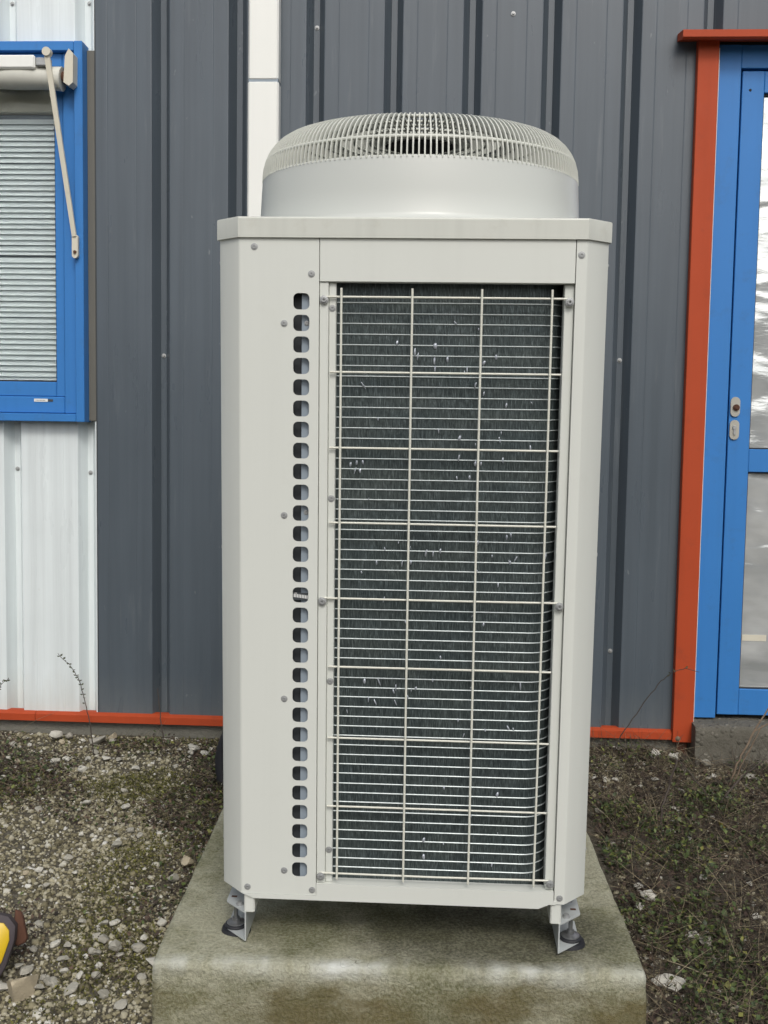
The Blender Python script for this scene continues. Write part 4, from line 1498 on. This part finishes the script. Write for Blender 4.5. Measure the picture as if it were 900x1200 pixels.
def scatter_pebbles(name, n, xr, yr, smin, smax, dens, base, label):
    bv, bf_ = base
    nv, nf = len(bv), len(bf_)
    V = np.empty((n * nv, 3)); c = 0
    while c < n:
        x, y = RNG.uniform(*xr), RNG.uniform(*yr)
        if on_slab(x, y, 0.004) or (x > 1.0 and y > 1.47) or y > 1.595: continue
        if RNG.random() > dens(x, y): continue
        s_ = smin + (smax - smin) * RNG.random() ** 2.2
        k = RNG.uniform(0.65, 1.1, 3) * s_ / 2; k[2] *= 0.75
        a_ = RNG.uniform(0, 6.28); b_ = RNG.normal(0, 0.35)
        Rz = np.array([[math.cos(a_), -math.sin(a_), 0], [math.sin(a_), math.cos(a_), 0], [0, 0, 1]])
        Rx = np.array([[1, 0, 0], [0, math.cos(b_), -math.sin(b_)], [0, math.sin(b_), math.cos(b_)]])
        p_ = bv * (1 + RNG.uniform(-0.28, 0.28, (nv, 1)))
        p_ = (p_ * k) @ (Rz @ Rx).T
        z = ground_z(x, y) + k[2] * 0.35
        V[c * nv:(c + 1) * nv] = p_ + np.array((x, y, z))
        c += 1
    F = (bf_[None, :, :] + (np.arange(n) * nv)[:, None, None]).reshape(-1, 3)
    me = bpy.data.meshes.new(name)
    me.vertices.add(len(V)); me.vertices.foreach_set('co', V.ravel())
    me.loops.add(F.size); me.loops.foreach_set('vertex_index', F.ravel().astype(np.int32))
    me.polygons.add(len(F)); me.polygons.foreach_set('loop_start', np.arange(0, F.size, 3, dtype=np.int32))
    try:
        me.polygons.foreach_set('loop_total', np.full(len(F), 3, dtype=np.int32))
    except Exception:
        pass
    me.update(); me.validate()
    me.materials.append(M['pebble'])
    o = bpy.data.objects.new(name, me)
    COL.objects.link(o)
    tag(o, label, 'gravel', kind='stuff')
    return o

def patch(x, y, s, seed):
    return noise.noise((x * s, y * s, seed))

def dens_left(x, y):
    k = 0.85 + 0.7 * patch(x, y, 3.0, 2.0)
    if y > 1.0: k *= 0.55
    return k
def dens_right(x, y):
    return (0.9 if y > 1.25 else 0.28) + 0.4 * patch(x, y, 4.0, 8.0)
scatter_pebbles('gravel', 36000, (-1.95, -0.55), (-0.15, 1.59), 0.005, 0.016, dens_left, ICO0, 'fine pale limestone gravel covering the ground left of the slab')
scatter_pebbles('gravel', 2600, (-1.95, -0.55), (-0.15, 1.59), 0.014, 0.025, dens_left, ICO1, 'coarser limestone pebbles strewn over the fine gravel at left')
scatter_pebbles('gravel', 9000, (0.55, 1.95), (-0.15, 1.59), 0.006, 0.022, dens_right, ICO0, 'limestone pebbles showing between the weeds right of the slab')

scatter_pebbles('gravel', 12000, (-1.9, 1.9), (-0.95, -0.13), 0.006, 0.020, lambda x, y: 0.7 + 0.6 * patch(x, y, 3.0, 5.0), ICO0, 'limestone gravel strewn on the earth in front of the slab')

# ------------------------------------------------------------------ weeds, moss, litter
def leaf_field(name, n, xr, yr, dens, size, hmax, material, label, cat, flat=0.5):
    V, F = [], []
    c = 0
    tries = 0
    while c < n and tries < n * 60:
        tries += 1
        x, y = random.uniform(*xr), random.uniform(*yr)
        if on_slab(x, y, 0.0) or (x > 1.0 and y > 1.47) or y > 1.59: continue
        if random.random() > dens(x, y): continue
        s_ = random.uniform(*size)
        z = ground_z(x, y) + random.random() ** 1.6 * hmax
        az = random.uniform(0, 6.28)
        el = random.gauss(0.35, flat)
        d_ = Vector((math.cos(az) * math.cos(el), math.sin(az) * math.cos(el), math.sin(el)))
        sd_ = Vector((-math.sin(az), math.cos(az), random.gauss(0, 0.3))).normalized()
        up_ = d_.cross(sd_)
        p = Vector((x, y, z))
        i0 = len(V)
        w_ = s_ * random.uniform(0.25, 0.45)
        V += [p, p + d_ * s_ * 0.5 + sd_ * w_ + up_ * s_ * 0.08, p + d_ * s_, p + d_ * s_ * 0.5 - sd_ * w_ + up_ * s_ * 0.08, p + d_ * s_ * 0.5 - up_ * s_ * 0.06]
        F += [(i0, i0 + 1, i0 + 4), (i0 + 1, i0 + 2, i0 + 4), (i0 + 2, i0 + 3, i0 + 4), (i0 + 3, i0, i0 + 4)]
        c += 1
    o = bpy.data.objects.new(name, mesh_of(name, [tuple(q) for q in V], F, material, 0))
    COL.objects.link(o)
    tag(o, label, cat, kind='stuff')
    return o

def stalk_field(name, n, xr, yr, dens, length, rad, material, label, cat, lean=0.9):
    V, F = [], []
    c = 0
    tries = 0
    while c < n and tries < n * 60:
        tries += 1
        x, y = random.uniform(*xr), random.uniform(*yr)
        if on_slab(x, y, 0.01) or (x > 1.0 and y > 1.47) or y > 1.58: continue
        if random.random() > dens(x, y): continue
        L = random.uniform(*length)
        az = random.uniform(0, 6.28); el = min(1.5, abs(random.gauss(0.25, lean)))
        d_ = Vector((math.cos(az) * math.cos(el), math.sin(az) * math.cos(el), math.sin(el)))
        p = Vector((x, y, ground_z(x, y) + 0.004 + random.random() * 0.02))
        cv = Vector((random.gauss(0, 0.25), random.gauss(0, 0.25), -0.35 * math.sin(el)))
        r_ = random.uniform(*rad)
        sd_ = d_.orthogonal().normalized(); s2 = d_.cross(sd_)
        i0 = len(V)
        ns = 4
        for k in range(ns):
            t_ = k / (ns - 1)
            q = p + d_ * L * t_ + cv * L * t_ * t_ * 0.5
            gz_ = ground_z(q.x, q.y) + 0.003
            if q.z < gz_: q.z = gz_
            rr = r_ * (1 - 0.6 * t_)
            for a_ in (0, 2.094, 4.189):
                V.append(q + sd_ * rr * math.cos(a_) + s2 * rr * math.sin(a_))
        for k in range(ns - 1):
            for j in range(3):
                F.append((i0 + k * 3 + j, i0 + k * 3 + (j + 1) % 3, i0 + (k + 1) * 3 + (j + 1) % 3, i0 + (k + 1) * 3 + j))
        c += 1
    o = bpy.data.objects.new(name, mesh_of(name, [tuple(q) for q in V], F, material, 0))
    COL.objects.link(o)
    tag(o, label, cat, kind='stuff')
    return o

def d_weed_r(x, y):
    k = 0.30 + 1.5 * patch(x, y, 4.5, 1.0) + 0.5 * patch(x, y, 11.0, 3.0)
    if y > 1.2: k *= 0.30
    return k
def d_lit_r(x, y):
    return 0.7 + 0.5 * patch(x, y, 5.0, 4.0)
def d_moss_l(x, y):
    return 1.8 * (patch(x, y, 3.2, 6.0) - 0.05) + (0.5 if y > 0.85 and x > -1.15 else 0)
def d_lit_l(x, y):
    k = 2.0 * (patch(x, y, 2.6, 9.0) - 0.12)
    if y > 0.8: k += 0.35
    if x > -0.85 and y > 0.3: k += 0.35
    return k
leaf_field('weeds', 15000, (0.56, 1.9), (-0.15, 1.56), d_weed_r, (0.006, 0.021), 0.050, M['leaf'], 'low green weeds growing over the ground right of the slab', 'weeds')
leaf_field('leaf_litter', 11000, (0.56, 1.9), (-0.15, 1.58), d_lit_r, (0.008, 0.024), 0.016, M['litter'], 'dark dead leaves and litter between the weeds at right', 'leaf litter', 0.3)
stalk_field('dry_grass', 8500, (0.56, 1.9), (-0.15, 1.56), d_lit_r, (0.03, 0.16), (0.0005, 0.0015), M['straw'], 'dry brown grass stalks lying among the weeds at right', 'dry grass', 0.62)
leaf_field('moss', 22000, (-1.9, -0.56), (-0.15, 1.58), d_moss_l, (0.004, 0.010), 0.012, M['moss'], 'olive moss tufts between the gravel left of the slab', 'moss', 0.6)
leaf_field('leaf_litter', 9000, (-1.9, -0.56), (-0.15, 1.58), d_lit_l, (0.006, 0.018), 0.022, M['litter'], 'dark dead leaves and litter over the gravel at left', 'leaf litter', 0.3)
leaf_field('weeds', 2600, (-1.9, -0.56), (0.3, 1.58), d_lit_l, (0.008, 0.020), 0.03, M['leaf'], 'sparse green weeds in the gravel left of the slab', 'weeds')
stalk_field('dry_grass', 900, (-1.9, -0.56), (-0.15, 1.58), d_lit_l, (0.03, 0.13), (0.0005, 0.0012), M['straw'], 'thin dry stalks lying on the gravel at left', 'dry grass', 0.4)

# single plants and bramble stems
def plant(pts, r0, r1, material, name, label, cat, leaves=0, lsize=0.012, lstart=0.3, twigs=()):
    root = empty(name, pts[0])
    base = Vector(pts[0])
    P = [Vector(p) - base for p in pts]
    fine = []
    for i in range(len(P) - 1):
        for k in range(5):
            fine.append(P[i].lerp(P[i + 1], k / 5))
    fine.append(P[-1])
    sm = [fine[0]] + [(fine[i - 1] + fine[i] * 2 + fine[i + 1]) / 4 for i in range(1, len(fine) - 1)] + [fine[-1]]
    sm = [q + Vector((random.gauss(0, 1), random.gauss(0, 1), random.gauss(0, 1))) * 0.0012 for q in sm]
    n = len(sm)
    mb = MB(); mb.tube(sm, [r0 + (r1 - r0) * i / (n - 1) for i in range(n)], 6)
    for (i_, d_, L) in twigs:
        q = sm[int(i_ * (n - 1))]
        d_ = Vector(d_).normalized()
        mb.tube([q, q + d_ * L * 0.5 + Vector((0, 0, L * 0.08)), q + d_ * L], [r1 * 1.2, r1, r1 * 0.5], 5)
    mb.build('stem', material, root, 60)
    for k in range(leaves):
        t_ = lstart + (1 - lstart) * (k + random.random() * 0.6) / max(1, leaves)
        q = sm[min(n - 1, int(t_ * (n - 1)))]
        az = random.uniform(0, 6.28); s_ = lsize * random.uniform(0.6, 1.2)
        d_ = Vector((math.cos(az), math.sin(az) * 0.6, random.uniform(-0.1, 0.9))).normalized()
        sd_ = d_.cross(Vector((0.2, 0.9, 0.3))).normalized()
        mb = MB()
        up_ = d_.cross(sd_) * s_ * 0.12
        mb.add([q, q + d_ * s_ * 0.5 + sd_ * s_ * 0.3 + up_, q + d_ * s_, q + d_ * s_ * 0.5 - sd_ * s_ * 0.3 + up_, q + d_ * s_ * 0.5 - up_], [(0, 1, 4), (1, 2, 4), (2, 3, 4), (3, 0, 4)])
        mb.build('leaf', M['weedleaf'], root)
    tag(root, label, cat)
    return root

def on_g(u, v):
    q = at_ground(u, v)
    return (q.x, q.y, q.z - 0.01)
def ay(u, v, Y):
    q = at_y(u, v, Y)
    return (q.x, q.y, q.z)

b0 = on_g(110, 885); Y0 = b0[1]
plant([b0, ay(106, 850, Y0), ay(100, 824, Y0 + .01), ay(93, 797, Y0), ay(84, 782, Y0), ay(67, 766, Y0 - .01)], 0.0022, 0.0009, M['stem'], 'weed_plant', 'tall thin dark weed with tiny leaves standing before the white cladding', 'weed', 26, 0.013, 0.42)
b0 = on_g(-14, 880); Y0 = b0[1]
plant([b0, ay(-9, 840, Y0), ay(-3, 812, Y0), ay(2, 801, Y0), ay(11, 794, Y0)], 0.002, 0.0008, M['stem'], 'weed_plant', 'short leafy weed tip at the left photo edge', 'weed', 14, 0.012, 0.55)
b0 = on_g(192, 876); Y0 = b0[1]
plant([b0, ay(190, 855, Y0), ay(187, 834, Y0 + .02), ay(185, 806, Y0 + .03)], 0.0026, 0.0016, M['stem'], 'weed_stalk', 'bare black stalk crossing the red strip at the left groove', 'weed')
b0 = on_g(715, 893); Y0 = b0[1] - 0.02
plant([b0, ay(722, 872, Y0), ay(732, 855, Y0), ay(755, 823, Y0), ay(775, 798, Y0), ay(789, 787, Y0), ay(803, 783, Y0), ay(820, 788, Y0)], 0.0022, 0.0010, M['stem'], 'bramble_stem', 'thin arching bramble stem crossing in front of the red post', 'bramble', 5, 0.011, 0.6)
b0 = on_g(774, 978); Y0 = b0[1]
plant([b0, ay(776, 945, Y0 + .05), ay(784, 920, Y0 + .1), ay(790, 902, Y0 + .16), ay(794, 889, Y0 + .2), ay(806, 903, Y0 + .2), ay(827, 929, Y0 + .16), on_g(832, 948)], 0.0034, 0.0022, M['stem'], 'bramble_stem', 'sharply bent dark bramble stem shaped like an upturned V right of the unit', 'bramble', 0, 0.01, 0.3, [(0.3, (0.3, 0, 1), 0.05)])
b0 = on_g(836, 950); Y0 = b0[1]
plant([b0, ay(850, 932, Y0 + .03), ay(870, 910, Y0 + .08), ay(884, 900, Y0 + .1), ay(897, 888, Y0 + .12)], 0.0034, 0.0022, M['stem'], 'bramble_stem', 'dark slanting bramble stem below the threshold at the right edge', 'bramble', 2, 0.012, 0.6, [(0.55, (0.5, 0, 0.6), 0.06)])
b0 = on_g(852, 925); Y0 = b0[1]
plant([b0, ay(862, 900, Y0), ay(874, 876, Y0 + .02), ay(886, 853, Y0 + .04), ay(903, 826, Y0 + .05)], 0.0036, 0.0026, M['drystem'], 'dry_stalk', 'thick pale dry stalk crossing the concrete threshold at right', 'dry stalk', 0, 0.01, 0.3, [(0.7, (0.8, 0, 0.35), 0.10)])
b0 = on_g(858, 922); Y0 = b0[1]
plant([b0, ay(868, 897, Y0), ay(878, 880, Y0), ay(893, 850, Y0 + .02)], 0.0026, 0.0018, M['drystem'], 'dry_stalk', 'thinner dry stalk leaning beside the thick pale one', 'dry stalk')
for pts_, lb in (([(838, 950), (848, 966), (860, 985), (880, 1010)], 'straight pale stalk lying down the weeds under the bent bramble'),
                 ([(868, 994), (880, 1018), (892, 1042), (906, 1066)], 'long pale stalk lying slantwise at the right photo edge'),
                 ([(765, 1000), (780, 1008), (796, 1016)], 'short pale stalk lying on weeds near the slab'),
                 ([(816, 1014), (845, 1011), (870, 1008)], 'nearly level dry stalk among the weeds at right'),
                 ([(727, 922), (735, 930), (741, 940)], 'tiny dry twig beside the cabinet at right'),
                 ([(846, 1130), (835, 1150), (818, 1180)], 'curved brown twig lying in the lower right weeds'),
                 ([(756, 1150), (768, 1165), (780, 1178)], 'dry twig by the lower right corner of the slab')):
    P_ = []
    for i, (u, v_) in enumerate(pts_):
        q = at_ground(u, v_)
        P_.append((q.x, q.y, q.z + 0.012 + 0.012 * math.sin(i * 1.3)))
    plant(P_, 0.0019, 0.0010, M['drystem'], 'dry_stalk', lb, 'dry stalk')

# yellowing leaf curled on the weeds
q = at_ground(843, 976)
mb = MB()
vs = []
for i in range(6):
    for j in range(4):
        a_ = -0.9 + 1.8 * i / 5
        w_ = 0.011 * math.cos((j - 1.5) * 0.7)
        vs.append((0.022 * math.sin(a_) , (j - 1.5) * 0.009 * math.cos(a_ * 1.1), 0.022 * (1 - math.cos(a_)) + 0.004 * abs(j - 1.5)))
mb.add(vs, [(i * 4 + j, (i + 1) * 4 + j, (i + 1) * 4 + j + 1, i * 4 + j + 1) for i in range(5) for j in range(3)])
M['yleaf'] = painted('yellow_leaf', (0.30, 0.26, 0.05), 0.6, 0.3, 60.0)
o = mb.build('fallen_leaf', M['yleaf'], None, 60)
o.location = (q.x, q.y, q.z + 0.02); o.rotation_euler = (0.5, 0.6, 0.9)
tag(o, 'curled yellow leaf lying among the weeds at right', 'leaf')

# yellow and black tool at the lower left edge
q = at_ground(6, 1158)
tool = empty('garden_tool', (q.x, q.y, q.z))
tag(tool, 'yellow tool with dark rim and rusty blade lying at the lower left edge', 'tool')
def blade(pl, th_, x0, name, material, b=0.004):
    mb = MB()
    n = len(pl)
    vs = []
    for yy, g in ((-th_ / 2, 0.86), (-th_ / 2 + b, 1.0), (th_ / 2 - b, 1.0), (th_ / 2, 0.86)):
        cx_ = sum(p[0] for p in pl) / n; cz_ = sum(p[1] for p in pl) / n
        vs += [(cx_ + (p[0] - cx_) * g, yy, cz_ + (p[1] - cz_) * g) for p in pl]
    fs = [tuple(range(n)), tuple(range(4 * n - 1, 3 * n - 1, -1))]
    for i in range(3):
        for k in range(n):
            fs.append((i * n + (k + 1) % n, i * n + k, (i + 1) * n + k, (i + 1) * n + (k + 1) % n))
    mb.add(vs, fs)
    o = mb.build(name, material, tool, 50)
    o.location = (x0, 0, 0)
    return o
rim = [(-0.09, 0.0), (-0.012, 0.006), (0.010, 0.045), (0.024, 0.100), (0.022, 0.128), (0.004, 0.146), (-0.03, 0.152), (-0.09, 0.150)]
blade([(a_ * (0.96 if a_ > 0 else 1), b_) for a_, b_ in rim], 0.034, -0.012, 'rim', M['toolrim'])
yl = [(-0.09, 0.018), (-0.014, 0.022), (0.006, 0.058), (0.017, 0.100), (0.014, 0.120), (0.000, 0.134), (-0.09, 0.140)]
blade(yl, 0.050, -0.016, 'handle_shell', M['yellow'])
rb = [(0.004, 0.086), (0.020, 0.080), (0.036, 0.088), (0.040, 0.098), (0.031, 0.122), (0.024, 0.142), (0.016, 0.152), (0.004, 0.154)]
b_ = blade(rb, 0.016, -0.006, 'blade', M['rust'])
b_.location.y = 0.026
tool.rotation_euler = (R(-14), R(4), R(8))
tool.scale = (1.05, 1.1, 1.15)
